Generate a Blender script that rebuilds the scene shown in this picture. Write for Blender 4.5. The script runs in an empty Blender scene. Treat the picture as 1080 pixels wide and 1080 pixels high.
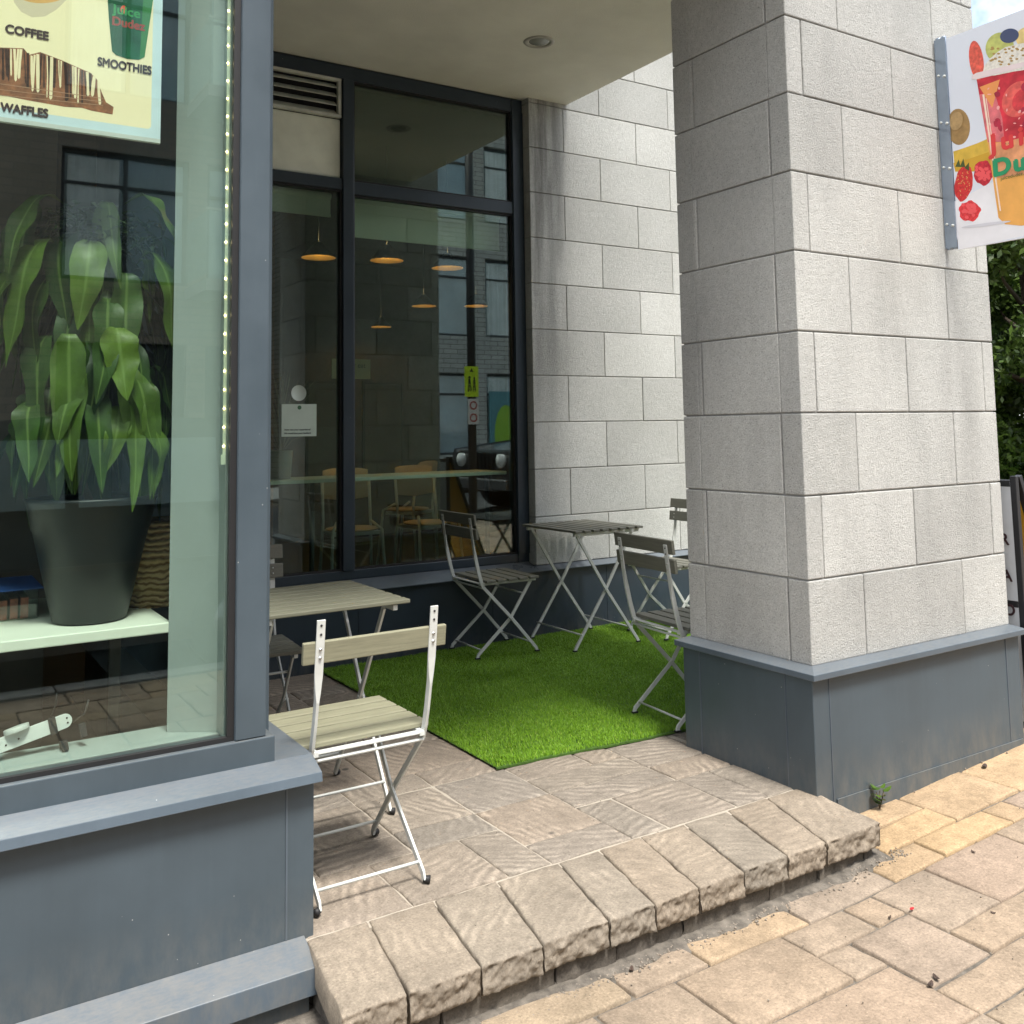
import bpy, bmesh, math, random
import numpy as np
from mathutils import Vector, Matrix, noise
random.seed(7); rng = np.random.default_rng(11)
sc = bpy.context.scene
COL = sc.collection
PI = math.pi
# ------------------------------------------------------------------ helpers
def tag(o, label=None, cat=None, group=None, kind=None):
    if label: o['label'] = label
    if cat: o['category'] = cat
    if group: o['group'] = group
    if kind: o['kind'] = kind
    return o
def thing(name, label, cat, loc=(0,0,0), rz=0, group=None):
    o = bpy.data.objects.new(name, None); COL.objects.link(o)
    o.empty_display_size = .1
    o.location = loc; o.rotation_euler = (0,0,rz)
    return tag(o, label, cat, group)
def origin(p):
    v = Vector((0,0,0))
    while p is not None:
        v += p.location; p = p.parent
    return v
class MB:
    """collects shapes; build() links them as one mesh object.  Coordinates are world unless local=True in build"""
    def __init__(s): s.v=[]; s.f=[]; s.m=[]; s.c=[]; s.sm=[]
    def add(s, vs, fs, mi=0, col=.5, smooth=False, M=None):
        n=len(s.v)
        s.v += [tuple(M @ Vector(v)) if M is not None else tuple(v) for v in vs]
        for f in fs:
            s.f.append([i+n for i in f]); s.m.append(mi); s.c.append(col); s.sm.append(smooth)
        return s
    def box(s,x0,x1,y0,y1,z0,z1,mi=0,col=.5,M=None):
        vs=[(x,y,z) for x in (x0,x1) for y in (y0,y1) for z in (z0,z1)]
        fs=[(0,1,3,2),(4,6,7,5),(0,4,5,1),(2,3,7,6),(0,2,6,4),(1,5,7,3)]
        return s.add(vs,fs,mi,col,False,M)
    def tube(s,pts,r,n=8,mi=0,col=.5,cap=True,M=None):
        pts=[Vector(p) for p in pts]; rs=r if isinstance(r,(list,tuple)) else [r]*len(pts)
        vs=[];fs=[];pv=None
        for i,p in enumerate(pts):
            t=(pts[min(i+1,len(pts)-1)]-pts[max(i-1,0)]).normalized()
            if pv is None:
                a=Vector((0,0,1)) if abs(t.z)<.9 else Vector((1,0,0)); pv=t.cross(a).normalized()
            else:
                pv=(pv-t*pv.dot(t)).normalized()
            w=t.cross(pv)
            for k in range(n):
                a=2*PI*k/n; vs.append(p+(pv*math.cos(a)+w*math.sin(a))*rs[i])
        for i in range(len(pts)-1):
            for k in range(n):
                fs.append((i*n+k,i*n+(k+1)%n,(i+1)*n+(k+1)%n,(i+1)*n+k))
        if cap: fs.append(tuple(range(n))[::-1]); fs.append(tuple((len(pts)-1)*n+k for k in range(n)))
        return s.add(vs,fs,mi,col,True,M)
    def strip(s,pts,ws,ds,mi=0,M=None,side=Vector((1,0,0))):
        """flat bar swept along pts: half widths ws along 'side', half depths ds across it"""
        vs=[];fs=[];pts=[Vector(p) for p in pts]
        for i,p in enumerate(pts):
            t=(pts[min(i+1,len(pts)-1)]-pts[max(i-1,0)]).normalized()
            sd=(side-t*side.dot(t)).normalized(); w=t.cross(sd)
            for a,b in ((-1,-1),(1,-1),(1,1),(-1,1)): vs.append(p+sd*ws[i]*a+w*ds[i]*b)
        for i in range(len(pts)-1):
            for k in range(4): fs.append((i*4+k,i*4+(k+1)%4,(i+1)*4+(k+1)%4,(i+1)*4+k))
        fs.append((3,2,1,0)); n=(len(pts)-1)*4; fs.append((n,n+1,n+2,n+3))
        return s.add(vs,fs,mi,.5,False,M)
    def lathe(s,prof,c,n=32,mi=0,col=.5,M=None,wob=None):
        vs=[];fs=[]
        for (r,z) in prof:
            for k in range(n):
                a=2*PI*k/n; q=r*(1 if wob is None else wob(a,z)); vs.append((c[0]+q*math.cos(a),c[1]+q*math.sin(a),c[2]+z))
        for i in range(len(prof)-1):
            for k in range(n): fs.append((i*n+k,i*n+(k+1)%n,(i+1)*n+(k+1)%n,(i+1)*n+k))
        return s.add(vs,fs,mi,col,True,M)
    def sphere(s,c,r,n=10,mi=0,col=.5,sc=(1,1,1),M=None):
        prof=[(max(1e-4,math.sin(PI*i/n))*r,-math.cos(PI*i/n)*r*sc[2]) for i in range(n+1)]
        return s.lathe(prof,c,n*2,mi,col,M)
    def build(s,name,mats,parent=None,bevel=0,local=False,seg=2,smooth=False):
        me=bpy.data.meshes.new(name)
        o0=Vector((0,0,0)) if (local or parent is None) else origin(parent)
        me.from_pydata([tuple(Vector(v)-o0) for v in s.v],[],s.f)
        if not isinstance(mats,(list,tuple)): mats=[mats]
        for m in mats: me.materials.append(m)
        me.polygons.foreach_set('material_index',s.m)
        me.polygons.foreach_set('use_smooth',[bool(x) or smooth for x in s.sm])
        ca=me.attributes.new('tone','FLOAT','FACE'); ca.data.foreach_set('value',s.c)
        me.update()
        o=bpy.data.objects.new(name,me); COL.objects.link(o)
        if parent is not None: o.parent=parent
        if bevel:
            b=o.modifiers.new('bevel','BEVEL'); b.width=bevel; b.segments=seg; b.limit_method='ANGLE'; b.angle_limit=math.radians(40)
        return o
def copy_tree(o, parent=None, **kw):
    c=o.copy(); COL.objects.link(c); c.parent=parent
    for ch in o.children: copy_tree(ch,c)
    return c
# ------------------------------------------------------------------ materials
def nodes(name):
    m=bpy.data.materials.new(name); m.use_nodes=True; nt=m.node_tree; nt.nodes.clear()
    out=nt.nodes.new('ShaderNodeOutputMaterial'); b=nt.nodes.new('ShaderNodeBsdfPrincipled')
    nt.links.new(b.outputs[0],out.inputs[0]); return m,nt,b,out
def N(nt,t,**kw):
    n=nt.nodes.new(t)
    for k,v in kw.items():
        if k in n.inputs: n.inputs[k].default_value=v
        else: setattr(n,k,v)
    return n
def ramp(nt,src,stops):
    r=nt.nodes.new('ShaderNodeValToRGB'); e=r.color_ramp.elements
    while len(e)>1: e.remove(e[-1])
    e[0].position=stops[0][0]; e[0].color=(*stops[0][1],1) if len(stops[0][1])==3 else stops[0][1]
    for p,c in stops[1:]:
        x=e.new(p); x.color=(*c,1)
    nt.links.new(src,r.inputs[0]); return r
def mix(nt,a,b,f,mode='MIX'):
    m=nt.nodes.new('ShaderNodeMix'); m.data_type='RGBA'; m.blend_type=mode
    for s,i in ((f,0),(a,6),(b,7)):
        if isinstance(s,(int,float)): m.inputs[i].default_value=s
        elif isinstance(s,tuple): m.inputs[i].default_value=(*s,1)
        else: nt.links.new(s,m.inputs[i])
    return m.outputs[2]
def g3(v): return (v,v,v)
def obj_coord(nt,scale=(1,1,1)):
    tc=nt.nodes.new('ShaderNodeTexCoord'); mp=nt.nodes.new('ShaderNodeMapping'); mp.inputs['Scale'].default_value=scale
    nt.links.new(tc.outputs['Object'],mp.inputs[0]); return mp.outputs[0]
def noise_n(nt,co,scale,detail=4,rough=.55):
    n=N(nt,'ShaderNodeTexNoise',Scale=scale,Detail=detail,Roughness=rough); nt.links.new(co,n.inputs['Vector']); return n.outputs['Fac']
def bump(nt,b,h,strength=.3,dist=.01):
    n=N(nt,'ShaderNodeBump',Strength=strength,Distance=dist); nt.links.new(h,n.inputs['Height']); nt.links.new(n.outputs[0],b.inputs['Normal'])
def plain(name,col,rough=.5,metal=0,spec=.5,var=.12,vscale=9,bmp=0,bscale=60,coat=0):
    m,nt,b,out=nodes(name); co=obj_coord(nt)
    n=noise_n(nt,co,vscale,5)
    c2=tuple(min(1,c*(1+var)) for c in col); c1=tuple(c*(1-var) for c in col)
    r=ramp(nt,n,[(.3,c1),(.7,c2)])
    nt.links.new(r.outputs[0],b.inputs['Base Color'])
    b.inputs['Roughness'].default_value=rough; b.inputs['Metallic'].default_value=metal
    b.inputs['Specular IOR Level'].default_value=spec; b.inputs['Coat Weight'].default_value=coat
    if bmp: bump(nt,b,noise_n(nt,co,bscale,4),bmp,.004)
    return m
M={}
def stone_mat(name,c_lo,c_hi,stain=False):
    m,nt,b,out=nodes(name); co=obj_coord(nt)
    big=noise_n(nt,co,1.6,4); fine=noise_n(nt,co,150,4,.75); mid=noise_n(nt,co,38,4,.6)
    at=N(nt,'ShaderNodeAttribute',attribute_name='tone')
    base=ramp(nt,big,[(.3,c_lo),(.7,c_hi)])
    tn=ramp(nt,at.outputs['Fac'],[(0,g3(.83)),(.5,g3(.94)),(1,g3(1.03))])
    c=mix(nt,base.outputs[0],tn.outputs[0],1,'MULTIPLY')
    sp=ramp(nt,fine,[(.30,g3(.34)),(.41,g3(.84)),(.6,g3(1.0)),(.72,g3(1.14))])
    c=mix(nt,c,sp.outputs[0],1,'MULTIPLY')
    mm=ramp(nt,mid,[(.3,g3(.9)),(.7,g3(1.04))]); c=mix(nt,c,mm.outputs[0],1,'MULTIPLY')
    if stain:   # water run-off streaks, kept to the outer end and the top of the wall
        tc=nt.nodes.new('ShaderNodeTexCoord'); sx=N(nt,'ShaderNodeSeparateXYZ'); nt.links.new(tc.outputs['Object'],sx.inputs[0])
        co2=obj_coord(nt,(9,1,.7)); st=noise_n(nt,co2,1.6,5,.6)
        mx=N(nt,'ShaderNodeMapRange'); nt.links.new(sx.outputs[0],mx.inputs[0])
        mx.inputs[1].default_value=3.0; mx.inputs[2].default_value=2.55; mx.inputs[3].default_value=0; mx.inputs[4].default_value=1
        mz=N(nt,'ShaderNodeMapRange'); nt.links.new(sx.outputs[2],mz.inputs[0])
        mz.inputs[1].default_value=1.0; mz.inputs[2].default_value=3.5; mz.inputs[3].default_value=.05; mz.inputs[4].default_value=1
        s2=ramp(nt,st,[(.38,g3(0)),(.62,g3(1))])
        f=mix(nt,s2.outputs[0],mx.outputs[0],1,'MULTIPLY'); f=mix(nt,f,mz.outputs[0],1,'MULTIPLY')
        c=mix(nt,c,(.10,.10,.095),f)
        c=c
    else:
        co2=obj_coord(nt,(3,3,.8)); st=noise_n(nt,co2,1.3,5,.6); s2=ramp(nt,st,[(.5,g3(0)),(.8,g3(.35))])
        c=mix(nt,c,(.2,.2,.19),s2.outputs[0])
    nt.links.new(c,b.inputs['Base Color']); b.inputs['Roughness'].default_value=.92
    b.inputs['Specular IOR Level'].default_value=.25
    h=mix(nt,fine,mid,.35); bump(nt,b,h,1.0,.009)
    return m
M['stone']=stone_mat('split stone',(.53,.53,.505),(.63,.63,.595))
M['stone_wall']=stone_mat('split stone wall',(.52,.53,.50),(.62,.63,.60),True)
M['joint']=plain('mortar joint',(.38,.37,.35),.95,bmp=.4)
def paint(name,col,rough=.42):
    m,nt,b,out=nodes(name); co=obj_coord(nt)
    n1=noise_n(nt,co,2.2,6,.65); n2=noise_n(nt,obj_coord(nt,(.25,1,1)),160,5,.7); n3=noise_n(nt,obj_coord(nt,(14,14,.7)),3,5,.7); 
    vo=N(nt,'ShaderNodeTexVoronoi',Scale=30); nt.links.new(co,vo.inputs['Vector'])
    dots=ramp(nt,vo.outputs['Distance'],[(.03,g3(1)),(.06,g3(0))])
    sel=noise_n(nt,co,14,2); s2=ramp(nt,sel,[(.56,g3(0)),(.62,g3(1))])
    dm=mix(nt,dots.outputs[0],s2.outputs[0],1,'MULTIPLY')
    c1=tuple(c*.86 for c in col); c2=tuple(c*1.15+.003 for c in col)
    r=ramp(nt,n1,[(.3,c1),(.72,c2)])
    # dust on faces that look upwards
    ge=N(nt,'ShaderNodeNewGeometry'); sp=N(nt,'ShaderNodeSeparateXYZ'); nt.links.new(ge.outputs['True Normal'],sp.inputs[0])
    up=ramp(nt,sp.outputs[2],[(.5,g3(0)),(.9,g3(1))]); du=ramp(nt,n2,[(.3,g3(.03)),(.75,g3(.38))])
    f=mix(nt,up.outputs[0],du.outputs[0],1,'MULTIPLY')
    st_=ramp(nt,n3,[(.35,g3(.96)),(.62,g3(1.0)),(.75,g3(1.07))]); c=mix(nt,r.outputs[0],st_.outputs[0],1,'MULTIPLY'); c=mix(nt,c,(.22,.20,.17),f); c=mix(nt,c,(.5,.5,.48),dm)
    tz=N(nt,'ShaderNodeTexCoord'); sz=N(nt,'ShaderNodeSeparateXYZ'); nt.links.new(tz.outputs['Object'],sz.inputs[0])
    mz=N(nt,'ShaderNodeMapRange'); nt.links.new(sz.outputs[2],mz.inputs[0]); mz.inputs[1].default_value=.16; mz.inputs[2].default_value=-.10
    sn=noise_n(nt,obj_coord(nt,(5,5,2)),4,6,.7); sr=ramp(nt,sn,[(.38,g3(0)),(.68,g3(.5))]); c=mix(nt,c,(.21,.19,.155),mix(nt,mz.outputs[0],sr.outputs[0],1,'MULTIPLY'))
    nt.links.new(c,b.inputs['Base Color'])
    rr=ramp(nt,n1,[(.3,g3(rough*.85)),(.7,g3(rough*1.25))]); nt.links.new(rr.outputs[0],b.inputs['Roughness'])
    bump(nt,b,n1,.06,.01)
    return m
M['navy']=paint('slate paint',(.058,.080,.097))
M['navy_dark']=paint('dark slate frame paint',(.026,.040,.056),.38)
M['cap']=paint('metal flashing',(.083,.108,.132),.32)
M['seam']=plain('sealant seam',(.22,.22,.2),.8)
M['seam2']=paint('seam paint',(.085,.105,.13))
M['soffit']=plain('render soffit',(.74,.75,.69),.95,var=.07,vscale=3,bmp=.9,bscale=160)
M['white']=plain('white powder coated steel',(.58,.60,.57),.38,var=.05,vscale=20)
M['bolt']=plain('steel bolt',(.5,.5,.48),.3,metal=1)
M['black']=plain('black rubber',(.012,.012,.013),.6)
M['blackmetal']=plain('black metal frame',(.02,.02,.022),.4)
def wood_paint(name,col):
    m,nt,b,out=nodes(name); co=obj_coord(nt,(2,26,26)); n=noise_n(nt,co,5,6,.65)
    oi=N(nt,'ShaderNodeObjectInfo')
    r=ramp(nt,n,[(.28,tuple(c*.78 for c in col)),(.7,tuple(c*1.12 for c in col))])
    nt.links.new(r.outputs[0],b.inputs['Base Color']); b.inputs['Roughness'].default_value=.55
    bump(nt,b,n,.25,.002); return m
M['slat']=wood_paint('khaki stained slat',(.235,.23,.155))
M['slattable']=wood_paint('shaded khaki slat',(.17,.172,.122))  # khaki slat with the shade under the soffit put into its colour
M['slatshade']=wood_paint('deep shaded khaki slat',(.155,.155,.125))  # same khaki paint, the passage shade mixed into a darker copy
M['birch']=plain('pale plywood',(.62,.46,.28),.45,vscale=4)
def pave(name,cols,wave=True,wa=1.2,lo=.46):
    m,nt,b,out=nodes(name); co=obj_coord(nt)
    at=N(nt,'ShaderNodeAttribute',attribute_name='tone')
    k=ramp(nt,at.outputs['Fac'],[(i/(len(cols)-1),c) for i,c in enumerate(cols)])
    n1=noise_n(nt,co,5,5,.62); n2=noise_n(nt,co,130,4,.75); n3=noise_n(nt,co,26,5,.6)
    a=ramp(nt,n1,[(.3,g3(.78)),(.55,g3(1)),(.75,g3(1.16))]); c=mix(nt,k.outputs[0],a.outputs[0],1,'MULTIPLY')
    s=ramp(nt,n2,[(.3,g3(.62)),(.46,g3(.96)),(.55,g3(1.03)),(.70,g3(1.42))]); c=mix(nt,c,s.outputs[0],1,'MULTIPLY')
    w3=ramp(nt,n3,[(.35,g3(.86)),(.65,g3(1.08))]); c=mix(nt,c,w3.outputs[0],1,'MULTIPLY')
    vo=N(nt,'ShaderNodeTexVoronoi',Scale=2.6); nt.links.new(co,vo.inputs['Vector'])
    gum=ramp(nt,vo.outputs['Distance'],[(.035,g3(1)),(.05,g3(0))]); c=mix(nt,c,(.04,.04,.04),mix(nt,gum.outputs[0],g3(.75),1,'MULTIPLY'))
    h=mix(nt,n2,n3,.6)
    if wave:
        # riven ripples, turned from stone to stone
        tc=nt.nodes.new('ShaderNodeTexCoord')
        vr=N(nt,'ShaderNodeVectorRotate',rotation_type='Z_AXIS'); nt.links.new(tc.outputs['Object'],vr.inputs['Vector'])
        mt=N(nt,'ShaderNodeMath',operation='MULTIPLY'); nt.links.new(at.outputs['Fac'],mt.inputs[0]); mt.inputs[1].default_value=9.0
        nt.links.new(mt.outputs[0],vr.inputs['Angle'])
        wv=N(nt,'ShaderNodeTexWave',Scale=8.5,Distortion=7.5,Detail=3.0); wv.inputs['Detail Scale'].default_value=.8
        nt.links.new(vr.outputs[0],wv.inputs['Vector'])
        wr=ramp(nt,wv.outputs['Fac'],[(.0,g3(2-wa-.02)),(.55,g3(1.0)),(.93,g3(wa))]); 
        mk=ramp(nt,n1,[(lo,g3(0)),(lo+.14,g3(.9))])
        c=mix(nt,c,mix(nt,c,wr.outputs[0],1,'MULTIPLY'),mk.outputs[0])
        h=mix(nt,h,wv.outputs['Fac'],.35)
    nt.links.new(c,b.inputs['Base Color']); b.inputs['Roughness'].default_value=.88; b.inputs['Specular IOR Level'].default_value=.3
    bump(nt,b,h,.75,.006)
    return m
M['patio']=pave('patio stone',[(.205,.182,.152),(.245,.21,.168),(.26,.215,.168),(.225,.198,.165)],wa=1.24)
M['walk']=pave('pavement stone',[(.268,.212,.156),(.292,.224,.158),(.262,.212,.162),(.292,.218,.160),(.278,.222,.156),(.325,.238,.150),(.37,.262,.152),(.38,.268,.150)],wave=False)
M['rock']=pave('rock faced coping',[(.225,.198,.160),(.25,.212,.165),(.265,.218,.165)],wa=1.13,lo=.5)
M['riser']=pave('dark riser stone',[(.12,.105,.088),(.15,.13,.105)],wave=False)  # step stone in a darker tone than the coping
M['mortar']=plain('sandy mortar',(.36,.32,.26),.97,bmp=.6,bscale=200)
M['dirt']=plain('dark joint grit',(.12,.105,.086),.97,var=.5,vscale=30,bmp=.9,bscale=180)
M['asphalt']=plain('asphalt',(.055,.056,.058),.85,var=.2,vscale=30,bmp=.6,bscale=300)
M['concrete']=plain('kerb concrete',(.33,.32,.3),.9,bmp=.5,bscale=90)
def glass(name,tint=(.86,.93,.90),ior=1.5,rough=0.0):
    m=bpy.data.materials.new(name); m.use_nodes=True; nt=m.node_tree; nt.nodes.clear()
    out=N(nt,'ShaderNodeOutputMaterial'); tr=N(nt,'ShaderNodeBsdfTransparent'); tr.inputs[0].default_value=(*tint,1)
    gl=N(nt,'ShaderNodeBsdfGlossy',Roughness=rough); gl.inputs[0].default_value=(.92,1,.98,1)
    ge=N(nt,'ShaderNodeNewGeometry'); mr=N(nt,'ShaderNodeMapRange'); nt.links.new(ge.outputs['Backfacing'],mr.inputs[0])
    mr.inputs[3].default_value=ior; mr.inputs[4].default_value=1/ior
    fr=N(nt,'ShaderNodeFresnel'); nt.links.new(mr.outputs[0],fr.inputs['IOR'])
    mx=N(nt,'ShaderNodeMixShader'); nt.links.new(fr.outputs[0],mx.inputs[0]); nt.links.new(tr.outputs[0],mx.inputs[1]); nt.links.new(gl.outputs[0],mx.inputs[2])
    nt.links.new(mx.outputs[0],out.inputs[0]); return m
M['glass']=glass('shop window glass',(.90,.95,.92),1.68)
M['glass_back']=glass('tinted window glass',(.80,.90,.85),1.9)
M['glass_far']=plain('far window glass',(.26,.36,.40),.06,spec=1,var=.4,vscale=.5,coat=1)  # opaque panes, reflected sky painted into the pale blue base
def emit(name,col,s):
    m,nt,b,out=nodes(name); b.inputs['Base Color'].default_value=(*col,1); b.inputs['Emission Color'].default_value=(*col,1); b.inputs['Emission Strength'].default_value=s; return m
M['led']=emit('warm led',(1,.72,.38),14)
M['bulb']=emit('lit lamp bulb',(1,.62,.28),170)
M['brass']=plain('brass shade lining',(.75,.48,.16),.3,metal=.9)
M['shade']=plain('dark lamp shade',(.03,.032,.03),.5)
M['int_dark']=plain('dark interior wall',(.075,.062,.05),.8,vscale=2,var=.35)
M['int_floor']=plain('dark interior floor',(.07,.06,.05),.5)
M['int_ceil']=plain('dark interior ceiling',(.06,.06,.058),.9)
M['mint']=plain('off white painted board',(.30,.345,.33),.6,var=.03,bmp=.05)
M['shelf']=plain('white laminate',(.74,.77,.66),.4,var=.03)
M['pot']=plain('charcoal planter plastic',(.009,.012,.0135),.45,var=.15,bmp=.05)
M['soil']=plain('potting soil',(.03,.022,.015),.95,bmp=.9)
M['blind']=plain('cream roller blind',(.62,.62,.50),.8,var=.03)
M['vent']=plain('weathered vent metal',(.56,.58,.52),.5,var=.2,vscale=12)
M['panel']=plain('stained cream panel',(.76,.79,.68),.6,var=.12,vscale=5)
# ------------------------------------------------------------------ ground heights
def zg(x): 
    return -.135 if x<-.4 else -.135+.05*(min(x,12)+.4)
# --- pavers: bilinear quads with rounded, slightly uneven edges
def paver(mb,P,zf,nx=6,ny=6,gap=.008,thick=.03,col=.5,uneven=.002,lift=0,rough=(0,0,0,0)):
    """P: four corners (x,y) ccw: front-left, front-right, back-right, back-left. rough: rock face on front/right/back/left"""
    (a,b,c,d)=P; sd=random.random()*50; tilt=(random.uniform(-.004,.004),random.uniform(-.004,.004))
    def pt(u,v):
        x=(a[0]*(1-u)+b[0]*u)*(1-v)+(d[0]*(1-u)+c[0]*u)*v
        y=(a[1]*(1-u)+b[1]*u)*(1-v)+(d[1]*(1-u)+c[1]*u)*v
        return x,y
    W=math.dist(a,b); H=math.dist(a,d)
    def ring(n,L):   # parameters crowded towards the edges
        e=.006/L
        return [0,e*.5,e*1.6]+[e*1.6+(1-3.2*e)*i/n for i in range(1,n)]+[1-e*1.6,1-e*.5,1]
    us=ring(nx,W); vs_=ring(ny,H); V=[];F=[]
    cx,cy=(a[0]+c[0])/2,(a[1]+c[1])/2
    for j,v in enumerate(vs_):
        for i,u in enumerate(us):
            gu=gap/W/2; gv=gap/H/2
            x,y=pt(gu+u*(1-2*gu),gv+v*(1-2*gv))
            ed=min(min(u,1-u)*W,min(v,1-v)*H)
            k=max(0,1-ed/.009)
            nz=noise.noise(Vector((x*7+sd,y*7,sd)))*uneven+noise.noise(Vector((x*31,y*31,sd)))*uneven*.5
            jx=noise.noise(Vector((x*16+sd,y*16,3)))*.004*(1 if ed<.004 else 0); jy=noise.noise(Vector((x*16,y*16+sd,9)))*.004*(1 if ed<.004 else 0)
            V.append([x+jx,y+jy,zf(x,y)+lift+nz-k*k*.005+tilt[0]*(x-cx)/.3+tilt[1]*(y-cy)/.3])
    nu=len(us); nv=len(vs_)
    for j in range(nv-1):
        for i in range(nu-1): F.append((j*nu+i,j*nu+i+1,(j+1)*nu+i+1,(j+1)*nu+i))
    # skirts
    def skirt(idx,nrm,rg):
        nonlocal V,F
        lv=12 if rg>.5 else (4 if rg else 1); prev=idx
        for l in range(1,lv+1):
            t=l/lv; cur=[]
            for q in idx:
                p=V[q]; n_=0
                if rg:
                    pz=(p[0]+p[1])*1.0; q3=Vector((p[0]*30+sd,p[1]*30,-t*2.6+sd))
                    n_=(noise.fractal(q3,1,2,2)*.009-abs(noise.noise(q3*2.3))*.010-abs(noise.noise(q3*5.1))*.006+.004*min(1,t*5)+(-.010 if t==1 else 0))*rg
                V.append([p[0]+nrm[0]*n_,p[1]+nrm[1]*n_,p[2]-thick*t]); cur.append(len(V)-1)
            for k in range(len(idx)-1): F.append((prev[k+1],prev[k],cur[k],cur[k+1]))
            prev=cur
    skirt([i for i in range(nu)],(0,-1),rough[0]); skirt([j*nu+nu-1 for j in range(nv)],(1,0),rough[1])
    skirt([(nv-1)*nu+i for i in range(nu)][::-1],(0,1),rough[2]); skirt([j*nu for j in range(nv)][::-1],(-1,0),rough[3])
    mb.add(V,F,0,col,True)
def ashlar(x0,x1,y0,y1,cell,sizes,seed):
    r=random.Random(seed); nx=int(round((x1-x0)/cell)); ny=int(round((y1-y0)/cell)); occ=[[0]*nx for _ in range(ny)]; out=[]
    for j in range(ny):
        for i in range(nx):
            if occ[j][i]: continue
            ss=sizes[:]; r.shuffle(ss); ss.append((1,1))
            for (w,h) in ss:
                if i+w<=nx and j+h<=ny and all(not occ[j+b][i+a] for a in range(w) for b in range(h)):
                    for a in range(w):
                        for b in range(h): occ[j+b][i+a]=1
                    out.append((x0+i*cell,x0+(i+w)*cell,y0+j*cell,y0+(j+h)*cell)); break
    return out
R=lambda: random.random()
# sidewalk
mb=MB()
SZ=[(2,2),(3,2),(2,1),(3,2),(2,3),(4,2),(3,1)]
for (x0,x1,y0,y1,s) in [(.04-.134*42,.04+.134*47,-.27-.134*23,-.27,3),(.04,.04+.134*47,-.27,-.002,5),(1.34,1.34+.134*37,-.002,-.002+.134*12,8)]:
    cell=.134
    for (a,b,c,d) in ashlar(x0,x1,y0,y1,cell,SZ,s):
        near = abs((a+b)/2)<2.2 and c>-1.5
        n=7 if near else 2
        d2=min(d,y1)
        if d2>0 and b<1.34: d2=-.002
        a=max(a,1.336) if (d2>.0) else a
        if d2-c<.02 or b-a<.02: continue
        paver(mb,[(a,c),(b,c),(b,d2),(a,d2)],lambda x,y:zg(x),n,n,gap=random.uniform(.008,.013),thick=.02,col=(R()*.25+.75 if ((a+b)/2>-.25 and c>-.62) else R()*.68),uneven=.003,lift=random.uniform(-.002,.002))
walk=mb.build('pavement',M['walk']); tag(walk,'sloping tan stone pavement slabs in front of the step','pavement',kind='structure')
def sheet(name,x0,x1,y0,y1,dz,mat,nx=40,label=None,cat=None):
    m=MB(); V=[];F=[]
    for i in range(nx+1):
        x=x0+(x1-x0)*i/nx
        V+= [(x,y0,zg(x)+dz),(x,y1,zg(x)+dz)]
    for i in range(nx): F.append((2*i,2*i+2,2*i+3,2*i+1))
    m.add(V,F); o=m.build(name,mat); tag(o,label,cat,kind='structure'); return o
M['dirt2']=plain('joint sand',(.10,.09,.075),.97,var=.5,vscale=30,bmp=.9,bscale=180)
sheet('pavement_bed',-60,60,-3.4,8.0,-.012,M['dirt'],240,'dark gritty joints between the pavement slabs','pavement joints')
sheet('road',-60,60,-10.2,-3.5,-.16,M['asphalt'],120,'grey asphalt road along the pavement','road')
sheet('far_pavement',-60,60,-13.2,-10.2,-.02,M['concrete'],60,'concrete pavement across the road','pavement')
sheet('ground',-400,400,-400,400,-.30,M['dirt'],4,'bare ground reaching to the horizon','ground')
m=MB(); 
for i in range(60):
    x=-60+2*i; m.box(x+.004,x+1.996,-3.56,-3.4,zg(x)-.3,zg(x+1)+.004)
o=m.build('kerb',M['concrete'],bevel=.01); tag(o,'concrete kerb along the road edge','kerb',kind='structure')
# patio
patio_root=thing('patio','raised stone patio with rock faced step stones and ashlar paving','patio',(-.6,1.2,0)); 
tag(patio_root,kind='structure')
fx=[-1.925,-1.755,-1.553,-1.366,-1.15,-.985,-.82,-.64,-.452,-.272,0.0]; rx=[-1.872,-1.696,-1.495,-1.285,-1.06,-.905,-.735,-.545,-.345,-.15,.035]
m=MB()
for i in range(10):
    paver(m,[(fx[i],-.285),(fx[i+1],-.285),(rx[i+1],.085),(rx[i],.085)],lambda x,y:0,44,20,gap=.006,thick=.074,col=R(),uneven=.003,rough=(.8,.8 if i==9 else .1,0,.1 if i else 0))
m.build('step_coping',M['rock'],patio_root)
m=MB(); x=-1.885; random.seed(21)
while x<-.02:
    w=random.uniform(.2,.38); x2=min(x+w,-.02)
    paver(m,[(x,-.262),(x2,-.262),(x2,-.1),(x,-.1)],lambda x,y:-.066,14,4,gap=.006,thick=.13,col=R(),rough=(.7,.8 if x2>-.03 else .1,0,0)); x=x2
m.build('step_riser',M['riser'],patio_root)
m=MB(); random.seed(5)
m_p=ashlar(-1.87,.05,.09,.09+.158*6,.158,[(2,1),(3,2),(2,2),(1,2),(3,1),(2,2)],12)+ashlar(-1.87,-.6,.09+.158*6,2.77,.158,[(2,1),(3,2),(2,2),(1,2)],4)+ashlar(.05,1.0,.70,1.02,.158,[(2,2),(3,2)],2)
for (a,b,c,d) in m_p:
    paver(m,[(a,c),(b,c),(b,d),(a,d)],lambda x,y:0,9,9,gap=random.uniform(.005,.009),thick=.02,col=R(),uneven=.002,lift=random.uniform(-.001,.001))
m.build('paving',M['patio'],patio_root)
m=MB(); m.box(-1.87,.03,.055,2.785,-.3,-.0065); m.build('mortar_bed',M['mortar'],patio_root)
m=MB(); m.box(.031,3.3,.66,2.785,-.3,-.0045); m.build('mortar_bed',M['mortar'],patio_root)
m=MB(); m.box(-1.868,.02,-.2,.0545,-.3,-.014); m.build('step_bed',M['dirt'],patio_root)
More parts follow.
